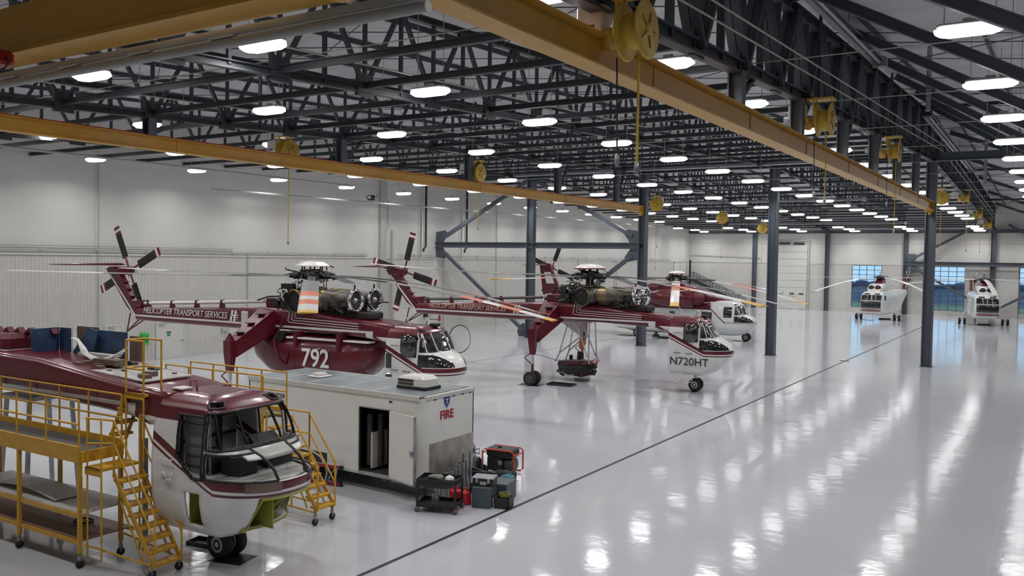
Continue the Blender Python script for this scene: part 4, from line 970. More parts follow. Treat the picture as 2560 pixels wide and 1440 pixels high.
MB().prism([(-5.8, 3.85), (-5.0, 3.85), (-4.75, 4.5), (-5.1, 4.55)], .3, .33, lambda u, v, t: (u, t, v)).build('firewall_panel', 'navy_panel', D)
MB().prism([(-6.35, 3.85), (-6.3, 3.85), (-6.3, 4.5), (-6.4, 4.5)], -.3, .35, lambda u, v, t: (u, t, v)).build('firewall_panel', 'navy_panel', D)
wr = MB()
for k in range(6): wr.path([(-5.6 + k * .05, .2, 4.3), (-5.2 + k * .06, .1, 4.25 - k * .03), (-4.9 + k * .05, .0, 4.0), (-4.4 + k * .1, -.1, 3.9), (-3.7, .1 + k * .05, 3.95 + k * .05)], .014, 5)
wr.build('loose_wiring', 'rag_white', D)
MB().bev(-9.8, -7.0, -.55, .55, 3.9, 4.35, .12).build('aft_cowling', 'maroon_dull', D)
for k in range(7): MB().prism([(-8.4 + k * .32, 0), (-8.1 + k * .32, .02), (-8.2 + k * .32, .14)], -.35 + k * .08, -.2 + k * .08, lambda u, v, t: (u, t, 4.34 + v)).build('torn_skin', 'maroon_dull', D)
MB().bev(-1.2, -.9, -.5, -.2, 3.56, 3.6, .01).build('roof_hatch', 'dome_white', D)
MB().box(-.55, -.25, -.62, -.54, 3.5, 3.52).build('roof_patch', 'dome_white', D)
MB().path([(-1.0, -.2, 3.57), (-1.0, -.2, 3.72), (-.8, -.2, 3.72), (-.8, -.2, 3.55)], .02, 6).build('roof_hook', 'maroon_dull', D)
# steel trestle under the rear of the airframe
tr = thing('support_trestle', 'grey steel trestle under the rear of the stripped airframe', 'trestle', (-20.6, 11.2, 0))
for x in (-.5, .5):
    for y in (-.5, .5): MB().bar((x * 1.2, y * 1.3, 0), (x, y, 2.72), .08).build('leg', 'galv', tr)
MB().box(-.6, .6, -.6, .6, 2.70, 2.80).build('cradle', 'galv', tr)

# ---------------------------------------------------------------- C: cargo helicopter behind the column row
def paint_cargo():
    m, n, l, b = principled('paint_cargo'); g = NG(m); b.inputs['Roughness'].default_value = .28; b.inputs['Coat Weight'].default_value = .4
    aft = g.lt(g.x, -2.45)
    up = g.both(aft, g.gt(g.z, 2.38))
    zl = g.op('MAXIMUM', g.lin(-.914, .14), 1.42); d = g.op('SUBTRACT', g.z, zl)
    dg = g.both(g.inv(aft), g.both(g.band(d, 0., .1), g.lt(g.x, -1.3)))
    thin = g.both(g.gt(g.x, -1.35), g.band(g.z, 1.42, 1.46))
    top = g.both(g.gt(g.z, 3.02), g.lt(g.x, -2.2))
    tail = g.lt(g.x, -11.)
    mask = g.any(g.any(up, dg), g.any(thin, g.any(top, tail)))
    g.paint(mask, (.70, .73, .72), MAR, b); MATS['paint_cargo'] = m
paint_cargo()
C = thing('cargo_helicopter', 'white and maroon cabin helicopter with side engine pods behind the column row', 'helicopter', (-20.35, 65.8, 0), radians(.5))
CK2 = finer([(.42, -.6, .7, 2.), (.5, -.1, 1.0, 2.), (.7, .3, 1.2, 2.), (1.0, .58, 1.32, 2.2), (1.2, .68, 1.34, 2.2), (1.4, .73, 1.35, 2.2), (1.55, .72, 1.35, 2.2), (1.7, .62, 1.35, 2.3), (1.84, .46, 1.34, 2.4), (1.93, .26, 1.33, 2.5), (2.0, .08, 1.32, 2.7), (2.09, -.06, 1.31, 3.0), (2.22, -.14, 1.30, 3.2), (2.39, -.24, 1.27, 3.2), (2.56, -.33, 1.23, 3.2), (2.70, -.42, 1.19, 3.2), (2.76, -.45, 1.17, 3.1), (2.9, -.6, 1.05, 2.9), (3.02, -.78, .86, 2.6), (3.1, -1.0, .6, 2.4)], 3)
cockpit(C, 'paint_cargo', CK=CK2, REAR=-2.6, xm=-.6, zo=.555, xo=1.15)
MB().loft(stations([(-2.4, .36, 3.12, 1.33), (-3.0, .34, 3.0, 1.35), (-9.0, .34, 2.95, 1.35), (-10.4, .6, 2.95, 1.25), (-12.5, 1.6, 3.1, .95), (-15, 2.35, 3.3, .6), (-17.2, 2.8, 3.45, .4)], r=.45, n=6), True, True).build('fuselage', 'paint_cargo', C)
MB().loft(stations([(-1.3, 3.0, 3.1, .4), (-2.2, 2.9, 3.45, .7), (-3.6, 2.8, 3.95, .9), (-5.2, 2.8, 4.3, .95), (-7.5, 2.8, 4.35, .9), (-9.5, 2.8, 4.0, .7), (-12.5, 2.9, 3.5, .4)], r=.4, n=6), True, True).build('upper_fairing', 'maroon', C)
for s in (-1, 1):
    nc = MB().lathe([(.2, -7.6), (.5, -7.2), (.66, -6.4), (.72, -5.2), (.70, -4.0), (.62, -3.7)], (0, s * 1.55, 3.22), (1, 0, 0), 26).build('engine_pod', 'maroon', C)
    MB().lathe([(.5, -3.75), (.52, -3.4), (.42, -3.05), (.2, -2.9), (.001, -2.88)], (0, s * 1.55, 3.22), (1, 0, 0), 22).build('intake_cover', 'maroon_dull', nc)
    MB().loft(stations([(-6.6, .55, 1.35, .35), (-8.2, .5, 1.45, .45), (-10.2, .6, 1.35, .35)], r=.25), True, True).build('sponson', 'heli_white', C).location = (0, s * 1.5, 0)
    wheel(C, 'main_wheel', (-8.3, s * 1.98, .33), .33, .25)
    wheel(C, 'nose_wheel', (0, s * .2, .31), .31, .2)
MB().tube((0, -.2, .31), (0, .2, .31), .06, 8).build('nose_axle', 'wheel_dark', C); MB().tube((-.1, 0, .9), (0, 0, .35), .08, 8).build('nose_strut', 'alu', C)
MB().bev(-3.2, -2.35, -1.37, -1.3, .72, 2.2, .03).build('cabin_doorway', 'interior_dark', C)
for x in (-5.6, -7.6): MB().bev(x - .22, x + .22, -1.365, -1.3, 1.75, 2.15, .02).build('cabin_window', 'glass_dark', C)
MB().prism([(-17.2, 3.2), (-16.6, 3.5), (-17.6, 5.75), (-18.6, 5.8), (-18.2, 3.0)], -.16, .16, lambda u, v, t: (u, t, v)).build('tail_fin', 'maroon', C)
MB().prism([(-17.05, 4.0), (-17.85, 4.0), (-18.1, 5.0), (-17.45, 5.0)], -.18, -.165, lambda u, v, t: (u, t, v)).build('fin_panel', 'letter_white', C)
MB().loft([[(-17.6, 0, 5.62), (-18.1, 0, 5.7), (-18.7, 0, 5.62), (-18.1, 0, 5.56)], [(-18.0, -2.9, 5.62), (-18.2, -2.9, 5.67), (-18.7, -2.9, 5.62), (-18.2, -2.9, 5.58)]], True).build('stabilizer', 'maroon', C)
tail_rotor(C, (-17.7, .5, 5.35), 2.3, radians(68), 4, False)
MB().lathe([(.4, 4.2), (.32, 4.6)], (-5.79, 0, 0), (0, 0, 1), 16).build('mast_fairing', 'maroon', C)
SCH_C = ((0, .25, 'blade_black', .5), (.25, .42, 'blade_white', 1.), (.42, .62, 'blade_orange', 1.), (.62, .92, 'blade_white', 1.), (.92, 1., 'blade_yellow', 1.))
rotor_head(C, (-5.79, 0), 4.75, ((350, 3.15), (48, 3.25), (110, 3.7), (170, 4.7), (228, 4.75), (291, 3.05)), 11., .62, 'round', .72, SCH_C, 77, radians(.5))

# ---------------------------------------------------------------- E, F: two white and maroon helicopters facing us at the far end
def sea_heli(loc, hd, label, blades, side_door):
    hd = radians(hd); t = thing('transport_helicopter', label, 'helicopter', (*loc, 0), hd)
    tab = [(3.06, 1.0, 2.1, .92), (2.95, .84, 2.3, 1.03), (2.72, .74, 2.75, 1.09), (2.5, .68, 3.02, 1.12), (2.0, .63, 3.12, 1.13), (.8, .6, 3.15, 1.12), (-3.5, .6, 3.15, 1.12), (-6, .75, 3.1, 1.05), (-9, 1.6, 3.1, .7), (-12.4, 2.3, 3.1, .35)]
    MB().loft(stations(tab, r=.4, n=5), True, True).build('hull', 'heli_white', t)
    MB().loft(stations([(2.0, 2.9, 3.1, .5), (1.55, 2.9, 3.75, .78), (.9, 2.9, 3.95, .8), (-.8, 2.9, 4.05, .72), (-3.5, 2.9, 3.8, .5), (-6, 2.9, 3.2, .3)], r=.3, n=5), True, True).build('engine_cowling', 'heli_white', t)
    MB().loft(stations([(.1, 3.9, 4.1, .4), (-.3, 3.9, 4.45, .38), (-1.6, 3.9, 4.45, .34), (-2.4, 3.8, 4.0, .25)], r=.15), True, True).build('rotor_pylon', 'maroon', t)
    for s in (-1, 1):
        MB().lathe([(.30, 1.5), (.33, 1.62), (.30, 1.72), (.15, 1.8), (.001, 1.82)], (0, s * .33, 3.52), (1, 0, 0), 20).build('engine_intake', 'machinery', t)
        MB().lathe([(.32, 1.55), (.355, 1.6), (.32, 1.65)], (0, s * .33, 3.52), (1, 0, 0), 20).build('intake_ring', 'heli_white', t)
        # outrigger struts and twin main wheels
        st = MB()
        for p, q in (((-.2, 1.1, 2.0), (0, 1.98, .95)), ((.5, 1.1, 1.2), (0, 1.98, .9)), ((-.8, 1.1, .9), (0, 1.98, .5)), ((.1, 1.12, 2.6), (0, 1.98, 1.0))): st.tube((p[0], s * p[1], p[2]), (q[0], s * q[1], q[2]), .035, 6)
        st.tube((0, s * 1.98, 1.05), (0, s * 1.98, .3), .05, 8); st.tube((0, s * 1.98 - .3, .32), (0, s * 1.98 + .3, .32), .045, 6); st.build('gear_struts', 'heli_white', t)
        for o in (-.24, .24): wheel(t, 'main_wheel', (0, s * 1.98 + o, .32), .32, .22)
        # side cockpit window
        MB().bev(1.35, 2.1, s * 1.1 - .03, s * 1.1 + .03, 2.2, 2.75, .02).build('side_window', 'glass_dark', t)
    # dark nose and windscreen panes
    def patch(name, m, ya, yb, za, zb, xf):
        b = MB(); rows = []
        for i in range(5):
            z = za + (zb - za) * i / 4; rows.append([(xf(z) - .05 * (abs(ya + (yb - ya) * k / 8) ** 2.2), ya + (yb - ya) * k / 8, z) for k in range(9)])
        b.loft(rows, False, True, closed=False); o = b.build(name, m, t); md = o.modifiers.new('t', 'SOLIDIFY'); md.thickness = .06; md.offset = -1
    nose = lambda z: 3.15 if z < 2.05 else 3.15 - (z - 2.05) * .54
    for ya, yb in ((-1.0, -.45), (-.40, -.03), (.03, .40), (.45, 1.0)): patch('windscreen', 'glass_dark', ya, yb, 2.26, 2.80, nose)
    patch('nose_panel', 'glass_dark', -1.0, 1.0, 1.4, 2.14, nose)
    for ya, yb in ((-.8, -.25), (.25, .8)): patch('eyebrow_window', 'glass_dark', ya, yb, 2.88, 2.98, nose)
    for z in (1.06, 1.19): patch('nose_stripe', 'fin_red', -1.0, 1.0, z, z + .07, lambda zz: 3.12)
    MB().prism([(-12.0, 2.6), (-12.6, 4.5), (-13.3, 4.55), (-13.0, 2.5)], -.12, .12, lambda u, v, q: (u, q, v)).build('tail_pylon', 'maroon', t)
    MB().box(-13.2, -12.6, -.1, 2.0, 4.4, 4.48).build('stabilizer', 'maroon', t)
    tail_rotor(t, (-12.7, .4, 4.3), 1.6, .6, 5, False, .25, 'blade_white')
    wheel(t, 'tail_wheel', (-7.6, 0, .22), .22, .15); MB().tube((-7.4, 0, 1.2), (-7.6, 0, .3), .05, 6).build('tail_strut', 'heli_white', t)
    hb = MB().lathe([(.3, 4.45), (.5, 4.55), (.52, 4.7), (.3, 4.82), (.12, 4.86)], (-.6, 0, 0), (0, 0, 1), 16).build('rotor_hub', 'machinery', t)
    clutter(14, (-.6, 0, 4.65), (1.1, 1.1, .3), .03, 3).build('hub_links', 'machinery', hb)
    MB().tube((-.6, 0, 4.85), (-.6, 0, 5.25), .03, 6).build('beanie_post', 'black', hb); MB().bar((-.6, -.5, 5.22), (-.6, .5, 5.22), .03, .02).build('beanie_bar', 'black', hb)
    for az, tz in blades: rotor_blade(t, (-.6, 0), radians(az) - hd, tz, 9.45, .46, ((0, .06, 'blade_black', .6), (.06, .96, 'blade_white', 1.), (.96, 1., 'blade_grey', 1.)), 4.66, .6)
    MB().bev(-3.2, -1.6, -1.15, -1.1, 1.0, 2.6, .02).build('cabin_door', 'white', t)
    b = MB(); rings = [[(1.75 + .3 * r_ * cos(q), -1.12 - .2 * (1 - r_), 2.4 + .35 * r_ * sin(q)) for q in [2 * pi * j / 16 for j in range(16)]] for r_ in (1, .8, .4, .02)]
    b.loft(rings, False, True).build('bubble_window', 'bubble_clear', t)
    return t
sea_heli((-16.7, 100.85), -94, 'white helicopter with maroon nose stripe parked before the far left window', ((235, 3.0), (307, 3.3), (19, 4.6), (91, 4.5), (163, 4.4)), True)
sea_heli((-6.55, 101.6), -80, 'white helicopter with a blade drooping over its nose, parked at the far right', ((280, 3.2), (352, 3.7), (64, 4.5), (136, 4.4), (208, 3.9)), True)

# ================================================================== OVERHEAD EQUIPMENT
def reel(loc, axis, label, cords, num=None):
    t = thing('cord_reel', label, 'reel', loc, 0 if axis == 'X' else -pi / 2, 'yellow cord reels under the roof')
    # local: axis along x, disc faces +x
    for x0 in (-.2, .18): MB().lathe([(.02, -.02), (.46, -.02), (.48, .0), (.46, .02), (.02, .02)], (x0, 0, 0), (1, 0, 0), 26).build('reel_flange', 'reel_yellow', t)
    MB().lathe([(.26, -.18), (.30, -.1), (.30, .1), (.26, .16)], (0, 0, 0), (1, 0, 0), 20).build('cord_winding', 'cable_yellow', t)
    MB().lathe([(.1, .2), (.1, .24), (.04, .26)], (0, 0, 0), (1, 0, 0), 12).build('reel_hub', 'reel_yellow', t)
    sp = MB()
    for k in range(5): a = k * 1.256; sp.bar((.21, .08 * cos(a), .08 * sin(a)), (.21, .3 * cos(a), .3 * sin(a)), .03, .02)
    sp.build('reel_spokes', 'stand_post', t)
    fr = MB(); fr.bar((-.3, -.2, .62), (-.3, 0, -.1), .05); fr.bar((-.3, .2, .62), (-.3, 0, -.1), .05); fr.bar((-.3, 0, 0), (-.45, 0, 0), .12); fr.box(-.5, .25, -.25, .25, .58, .64); fr.bar((.2, -.1, .6), (.2, 0, .42), .04)
    fr.build('reel_frame', 'reel_yellow', t)
    MB().lathe([(.16, -.62), (.19, -.5), (.19, -.42), (.12, -.36)], (0, 0, -.08), (1, 0, 0), 14).build('spring_motor', 'reel_yellow', t)
    bx = MB().bev(-1.05, -.55, -.16, .16, .05, .5, .03).build('control_box', 'off_white', t)
    MB().lathe([(.1, -1.2), (.13, -1.16), (.13, -1.06)], (0, 0, .12), (1, 0, 0), 12).build('control_plug', 'galv', bx)
    MB().box(-.95, -.7, -.165, -.16, .1, .16).build('rating_plate', 'wheel_dark', bx)
    if num: text('reel_number', num, .12, 'letter_navy', frame((-.62, -.165, .42), (1, 0, 0), (0, 0, 1)), bx)
    for dx, L, m, r in cords:
        MB().path([(dx, 0, -.4), (dx * .9, 0, -.4 - L)], r, 6).build('hanging_cord', m, t)
        MB().lathe([(.02, 0), (.045, .04), (.045, .16), (.02, .2)], (dx * .9, 0, -.6 - L), (0, 0, 1), 8).build('cord_end', 'galv', t)
    MB().bar((-.2, 0, .6), (-.2, 0, max(.9, zroof(loc[1]) - loc[2] - .3)), .08).build('hanger', 'steel', t)
    return t
reel((-6.0, 13.1, 9.97), 'X', 'large yellow cord reel with grey box numbered 7 above the near runway', ((.05, 1.75, 'cable_yellow', .022), (-.35, 1.6, 'cable', .014)), '7')
reel((-6.0, 26.5, 10.42), 'X', 'yellow cord reel on the heavy truss, second from the camera', ((.05, 1.9, 'cable_yellow', .018), (-.3, 1.7, 'cable', .013)))
reel((-6.05, 39.5, 10.95), 'X', 'yellow cord reel on the heavy truss, third from the camera', ((.05, 2.9, 'cable_yellow', .018), (-.3, 1.7, 'cable', .013)))
reel((-6.3, 75.6, 11.4), 'X', 'yellow cord reel on the heavy truss just beyond the column row', ((.05, 3.6, 'cable_yellow', .018),))
reel((-6.3, 89.1, 10.75), 'X', 'yellow cord reel on the heavy truss, second from the far wall', ((.05, 2.9, 'cable_yellow', .018),))
reel((-6.3, 102, 10.4), 'X', 'yellow cord reel on the heavy truss nearest the far wall', ((.05, 2.6, 'cable_yellow', .018),))
reel((-6.9, 64.6, 10.7), 'Y', 'round yellow cord reel facing the camera right of the rightmost column', ((.05, 3.6, 'cable_yellow', .018),))
reel((-25.3, 59.3, 10.3), 'Y', 'round yellow cord reel facing the camera beside the end of the rear runway', ((.05, 4.2, 'cable_yellow', .018), (-.3, 2.6, 'cable', .013)))
reel((-25.3, 74.0, 9.98), 'Y', 'round yellow cord reel facing the camera left of the middle column', ((.05, 3.0, 'cable_yellow', .018),))
reel((-25.3, 86.2, 9.5), 'Y', 'small round yellow cord reel nearest the tall white door', ((.05, 2.9, 'cable_yellow', .018),))
reel((-26.2, 24.2, 10.3), 'X', 'yellow cord reel above the rear runway at the left', ((.05, 3.1, 'cable_yellow', .02),))
reel((-25.15, 36.0, 10.5), 'X', 'yellow cord reel behind the rear runway near its second post', ((.05, 2.3, 'cable_yellow', .02),))

def heater(p, q, label):
    t = thing('radiant_heater', label, 'heater', p)
    q = Vector(q) - Vector(p); z = Vector((0, 0, 0)); d = q.normalized(); s = d.cross(Vector((0, 0, 1))).normalized()
    MB().tube(z - s * .0, q, .07, 12).build('burner_tube', 'galv', t)
    poly = [(-.26, -.06), (-.13, .14), (.13, .14), (.26, -.06), (.25, -.06), (.12, .125), (-.12, .125), (-.25, -.06)]
    MB().loft([[z + s * u + Vector((0, 0, v)) for u, v in poly], [q + s * u + Vector((0, 0, v)) for u, v in poly]], True).build('reflector', 'heater_body', t)
    MB().bar(z - d * .55, z - d * .02, .42, .32).build('burner_box', 'black', t)
    MB().bar(q + d * .02, q + d * .25, .5, .3).build('end_cap', 'galv', t)
    n = max(2, int(q.length / 5))
    for k in range(n + 1): c = q * (k / n); MB().tube(c + Vector((0, 0, .12)), c + Vector((0, 0, .8)), .01, 5).build('hanger_chain', 'cable', t)
    return t
heater((-5.75, 12, 13.05), (-5.75, 33.5, 13.5), 'silver tube heater beside the heavy truss at the upper right')
heater((-5.75, 47, 13.6), (-5.75, 73, 13.3), 'silver tube heater beside the heavy truss past the columns')
heater((-34.4, 54, 12.3), (-11.5, 54, 12.3), 'long grey tube heater running across just before the column row')
heater((-33, 76, 11.5), (-14, 76, 11.5), 'long grey tube heater running across beyond the column row')
heater((-33, 99, 10.5), (-14, 99, 10.5), 'grey tube heater running across nearest the far wall')
# vent pipes rising right of the heavy truss
for x, y, z0 in ((-4.4, 36, 12.0), (-3.9, 58, 11.0)):
    v = MB().tube((x, y, z0), (x, y, zroof(y)), .09, 10).build('vent_pipe', 'galv'); tag(v, 'grey vertical vent pipe %s right of the heavy truss' % ('nearest the camera' if y < 50 else 'farther off'), 'pipe')
# unit on the left wall pipe
for x, y, z, lb in ((-33.5, 15.2, 9.55, 'small dark pump unit hanging under the rear runway at the far left'), (-35.5, 39.5, 9.75, 'small dark pump unit hanging under the rear runway mid-hall')):
    t = thing('wall_unit', lb, 'unit', (x, y, z))
    MB().bev(-.2, .2, -.14, .14, -.18, .14, .03).build('unit_body', 'black', t); MB().box(-.1, .1, -.16, -.14, -.08, .08).build('unit_plate', 'pipe_grey', t)
    MB().path([(-.5, 0, .1), (-.3, 0, -.05), (-.2, 0, 0)], .02, 6).build('unit_lead', 'black', t); MB().path([(.2, 0, .0), (.45, 0, .05), (.5, 0, .2)], .02, 6).build('unit_lead', 'black', t)
    MB().tube((0, 0, .14), (0, 0, zroof(y) - z), .012, 5).build('unit_hanger', 'pipe_grey', t)

# ================================================================== GROUND EQUIPMENT
# ---------------------------------------------------------------- trailer
T = thing('cargo_trailer', 'white enclosed cargo trailer with open side door marked FIRE', 'trailer', (-16.6, 18.0, 0))
x0, x1, y0, y1, z0, z1 = -3.25, 3.2, -1.1, 1.12, .42, 2.6
dl, dr, dt = 1.08, 2.15, 2.2
b = MB(); th = .04
b.box(x0, dl, y0, y0 + th, z0, z1); b.box(dr, x1 - .28, y0, y0 + th, z0, z1); b.box(dl, dr, y0, y0 + th, dt, z1); b.box(x0, x1, y1 - th, y1, z0, z1); b.box(x0, x0 + th, y0, y1, z0, z1); b.box(x1 - th, x1, y0 + .28, y1, z0 + 1.0, z1)
b.loft([[(x1 - .28 + .28 * sin(a), y0 + .28 - .28 * cos(a), z) for a in [k * pi / 12 for k in range(7)]] for z in (z0, z1)], False, True, closed=False)
body = b.build('trailer_body', 'trailer_white', T)
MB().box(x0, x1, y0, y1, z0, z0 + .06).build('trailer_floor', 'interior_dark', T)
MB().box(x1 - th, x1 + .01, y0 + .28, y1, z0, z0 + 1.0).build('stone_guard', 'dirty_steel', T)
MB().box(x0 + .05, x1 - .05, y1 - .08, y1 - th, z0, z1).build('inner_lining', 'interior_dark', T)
MB().box(x0 - .02, x1 - .1, y0 - .02, y1 + .02, z1, z1 + .05).build('roof_skin', 'trailer_roof', T)
for x in (-2.2, -.95, .3, 1.5): MB().box(x - .02, x + .02, y0, y1, z1 + .05, z1 + .06).build('roof_seam', 'white_dirty', T)
for ya in (y0 - .03, y1 - .02): MB().box(x0 - .03, x1 - .1, ya, ya + .05, z1 - .06, z1 + .06).build('roof_trim', 'white_dirty', T)
MB().box(x1 - .15, x1 + .03, y0 + .15, y1, z1 - .04, z1 + .05).build('roof_trim', 'white_dirty', T)
MB().box(x0, x1 - .3, y0 - .015, y0, z0, z0 + .08).build('sill_trim', 'white_dirty', T)
MB().box(dl - .03, dl, y0 - .02, y0 + .05, z0, dt).build('door_frame', 'galv', T); MB().box(dl, dr, y0 - .02, y0 + .05, dt, dt + .03).build('door_frame', 'galv', T); MB().box(dl, dr, y0 - .04, y0 + .05, z0, z0 + .07).build('door_sill', 'galv', T)
dm = struct('x'); bpy.data.objects.remove(dm)
dlf = MB().box(0, 1.08, -.04, 0, z0 + .02, dt).build('side_door', 'trailer_white', T, (dr, y0 - .01, 0), radians(-14))
MB().box(0, 1.08, -.05, -.04, z0 + .02, z0 + .06).build('door_edge', 'galv', dlf); MB().box(1.05, 1.09, -.05, .01, z0 + .02, dt).build('door_edge', 'galv', dlf); MB().box(.92, 1.04, -.07, -.04, 1.2, 1.32).build('door_latch', 'galv', dlf)
ac = MB(); ac.loft([[(cx_ + a, cy_ + b_, z) for a, b_ in ((-.48 + s, -.33 + s * .5), (.42 - s, -.33 + s * .5), (.5 - s, -.2), (.5 - s, .2), (.42 - s, .33 - s * .5), (-.48 + s, .33 - s * .5))] for cx_, cy_, z, s in ((2.1, .1, 2.74, 0), (2.1, .1, 2.93, .02), (2.1, .1, 3.0, .12))], True)
aco = ac.build('roof_air_conditioner', 'off_white', T); MB().bev(1.6, 2.6, -.25, .45, 2.65, 2.74, .02).build('conditioner_base', 'black', aco)
gv = MB()
for j in range(2):
    for k in range(12): gv.box(1.66 + k * .045, 1.685 + k * .045, -.245, -.235, 2.76 + j * .09, 2.83 + j * .09)
gv.build('conditioner_grille', 'black', aco)
vo = MB().bev(-1.75, -1.25, -.25, .25, 2.66, 2.7, .02).build('roof_vent', 'white', T); MB().bev(-1.65, -1.35, -.17, .17, 2.7, 2.78, .03).build('vent_lid', 'off_white', vo)
text('fire_lettering', 'FIRE', .32, 'letter_red', frame((3.215, -.1, 2.08), (0, 1, 0), (0, 0, 1)), T, bold=.006)
sh = MB().prism([(-.13, .12), (0, .16), (.13, .12), (.12, -.02), (0, -.16), (-.12, -.02)], 0, .01, lambda u, v, t: (3.202 + t, -.1 + u, 2.42 + v)).build('shield_emblem', 'shield_blue', T)
text('shield_letter', 'T', .2, 'letter_white', frame((3.216, -.1, 2.42), (0, 1, 0), (0, 0, 1)), sh)
for k, (s_, zz) in enumerate((('HELICOPTER', 2.18), ('TRANSPORT', 1.98), ('SERVICES', 1.78))): text('side_lettering', s_, .19, 'letter_navy', frame((-2.3 - .03 * k, y0 - .006, zz), (1, 0, 0), (0, 0, 1)), T, shear=.25)
for y in (-.6, -.2, .2, .6, .95): MB().bev(3.2, 3.22, y - .04, y + .04, 2.52, 2.55, .005).build('clearance_lamp', 'orange' if y > 5 else 'black', T)
MB().bev(2.1, 2.2, y0 - .02, y0, 2.42, 2.46, .005).build('clearance_lamp', 'black', T)
for x in (-1.55, -.7):
    w_ = wheel(T, 'trailer_wheel', (x, y0 + .12, .34), .34, .22, 'wheel_hub'); wheel(T, 'trailer_wheel', (x, y1 - .12, .34), .34, .22, 'wheel_hub')
MB().loft([[(-1.12 + .95 * cos(a) * (1 if i else .93), y0 - .03 if i < 1 else y0 - .03, .42 + .42 * sin(a) ** .6 * (1 if i else .88)) for a in [k * pi / 14 for k in range(15)]] for i in (0, 1)], False, closed=False).build('wheel_arch', 'off_white', T)
MB().box(-2.1, -.1, y0 - .005, y0 + .01, .47, .80).build('wheel_well', 'interior_dark', T)
for y in (.68, 1.05): MB().bar((3.2, y, .42), (3.95, .85, .42), .07, .09).build('tow_bar', 'black', T)
MB().tube((3.8, .86, .42), (3.8, .86, 0.0), .04, 8).build('tow_jack', 'black', T); MB().bev(3.93, 4.15, .78, .92, .38, .5, .02).build('coupler', 'black', T)
cl = MB()
for k, x in enumerate((1.2, 1.4, 1.95)): cl.bev(x - .06, x + .08, -.9 + k * .2, -.75 + k * .2, .6, 2.0, .03)
cl.build('hanging_coats', 'interior_dark', T); MB().box(1.5, 2.1, .3, .9, 1.1, 1.15).build('inner_shelf', 'white_dirty', T)
MB().box(1.3, 1.36, -.9, -.3, .55, 1.5).build('inner_panel', 'white_dirty', T)

# ---------------------------------------------------------------- two-shelf cart
K = thing('utility_cart', 'black two-shelf rolling cart in front of the red fuel cans', 'cart', (-12.62, 16.62, 0), radians(20))
def tray(z, name):
    b = MB(); b.box(-.5, .5, -.32, .32, z, z + .02)
    for a in ((-.5, .5, -.32, -.30), (-.5, .5, .30, .32), (-.5, -.48, -.32, .32), (.48, .5, -.32, .32)): b.box(*a, z, z + .1)
    return b.build(name, 'tray_black', K)
tray(.14, 'lower_tray'); tray(.72, 'upper_tray')
for x in (-.48, .48):
    for y in (-.3, .3):
        MB().box(x - .025, x + .025, y - .025, y + .025, .14, .74).build('leg', 'tray_black', K)
        MB().lathe([(.03, -.02), (.06, -.02), (.06, .02), (.03, .02)], (x, y, .062), (0, 1, 0), 14).build('caster', 'wheel_dark', K); MB().bar((x, y, .07), (x, y, .15), .03).build('caster_fork', 'galv', K)
MB().prism([(-.5, .74), (.5, .74), (.4, .66), (.2, .62), (-.2, .62), (-.4, .66)], -.33, -.3, lambda u, v, t: (u, t, v)).build('apron', 'tray_black', K)
M_ = Matrix.Rotation(radians(20), 4, 'Z')
def on_cart(x, y, z): v = M_ @ Vector((x, y, 0)); return (-12.62 + v.x, 16.62 + v.y, z)
tag(MB().loft([ring_round(-.15, 0, .07, .12, .03), ring_round(.1, 0, .10, .13, .04), ring_round(.2, 0, .06, .1, .03)], True, True).build('folded_cloth', 'cloth_grey', None, on_cart(-.15, .12, .745)), 'folded grey cloth on the top tray of the cart', 'cloth')
tag(MB().lathe([(.12, 0), (.1, .05), (.06, .07), (.02, .09)], (0, 0, 0), (0, 0, 1), 7, smooth=False).build('white_rag', 'rag_white', None, on_cart(.2, .15, .745)), 'crumpled white rag on the top tray of the cart', 'rag')
tag(MB().bev(-.08, .1, -.06, .06, 0, .24, .02).build('metal_canister', 'galv', None, on_cart(-.1, -.05, .165)), 'dull metal canister on the bottom tray of the cart', 'canister')

def fuel_can(loc, rz, label):
    t = thing('fuel_can', label, 'fuel can', loc, rz, 'red fuel cans beside the cart')
    MB().loft([ring_round(x, 0, .33 + dz, w_, .06) for x, dz, w_ in ((-.14, -.03, .1), (-.1, 0, .125), (.1, 0, .125), (.14, -.06, .1))], True, True).build('can_body', 'gas_red', t)
    MB().path([(-.1, 0, .31), (-.08, 0, .4), (.04, 0, .4), (.07, 0, .31)], .022, 8).build('can_handle', 'gas_red', t)
    MB().path([(.1, 0, .3), (.13, 0, .38), (.2, 0, .47)], [.035, .028, .018], 8).build('spout', 'black', t)
fuel_can((-12.72, 17.42, 0), radians(55), 'red plastic fuel can partly behind the cart leg'); fuel_can((-12.42, 17.4, 0), radians(50), 'red plastic fuel can standing clear, next to the grey metal box')

bx = MB().bev(-.24, .24, -.3, .3, 0, .52, .015).build('metal_box', 'box_grey', None, (-11.97, 17.6, 0), radians(18)); tag(bx, 'tall grey metal box under the black tool case', 'box')
bx = MB().bev(-.26, .26, -.33, .33, 0, .46, .015).build('metal_box', 'box_grey', None, (-11.93, 18.35, 0), radians(10)); tag(bx, 'grey metal box behind the black tool case', 'box')
tc = thing('tool_case', 'black plastic tool case with steel lid rim on the grey box', 'tool case', (-11.97, 17.62, .525), radians(18))
MB().bev(-.27, .27, -.2, .2, 0, .18, .02).build('case_body', 'plastic_black', tc); MB().bev(-.28, .28, -.21, .21, .18, .21, .01).build('case_lid', 'galv', tc)
for x in (-.15, .15): MB().bev(x - .03, x + .03, -.225, -.2, .08, .2, .006).build('latch', 'galv', tc)
MB().box(-.07, .09, -.206, -.2, .03, .11).build('case_label', 'pipe_grey', tc)
mc = thing('black_crate', 'small black open crate with a coiled strap beside the grey box', 'crate', (-11.47, 17.75, 0), radians(15))
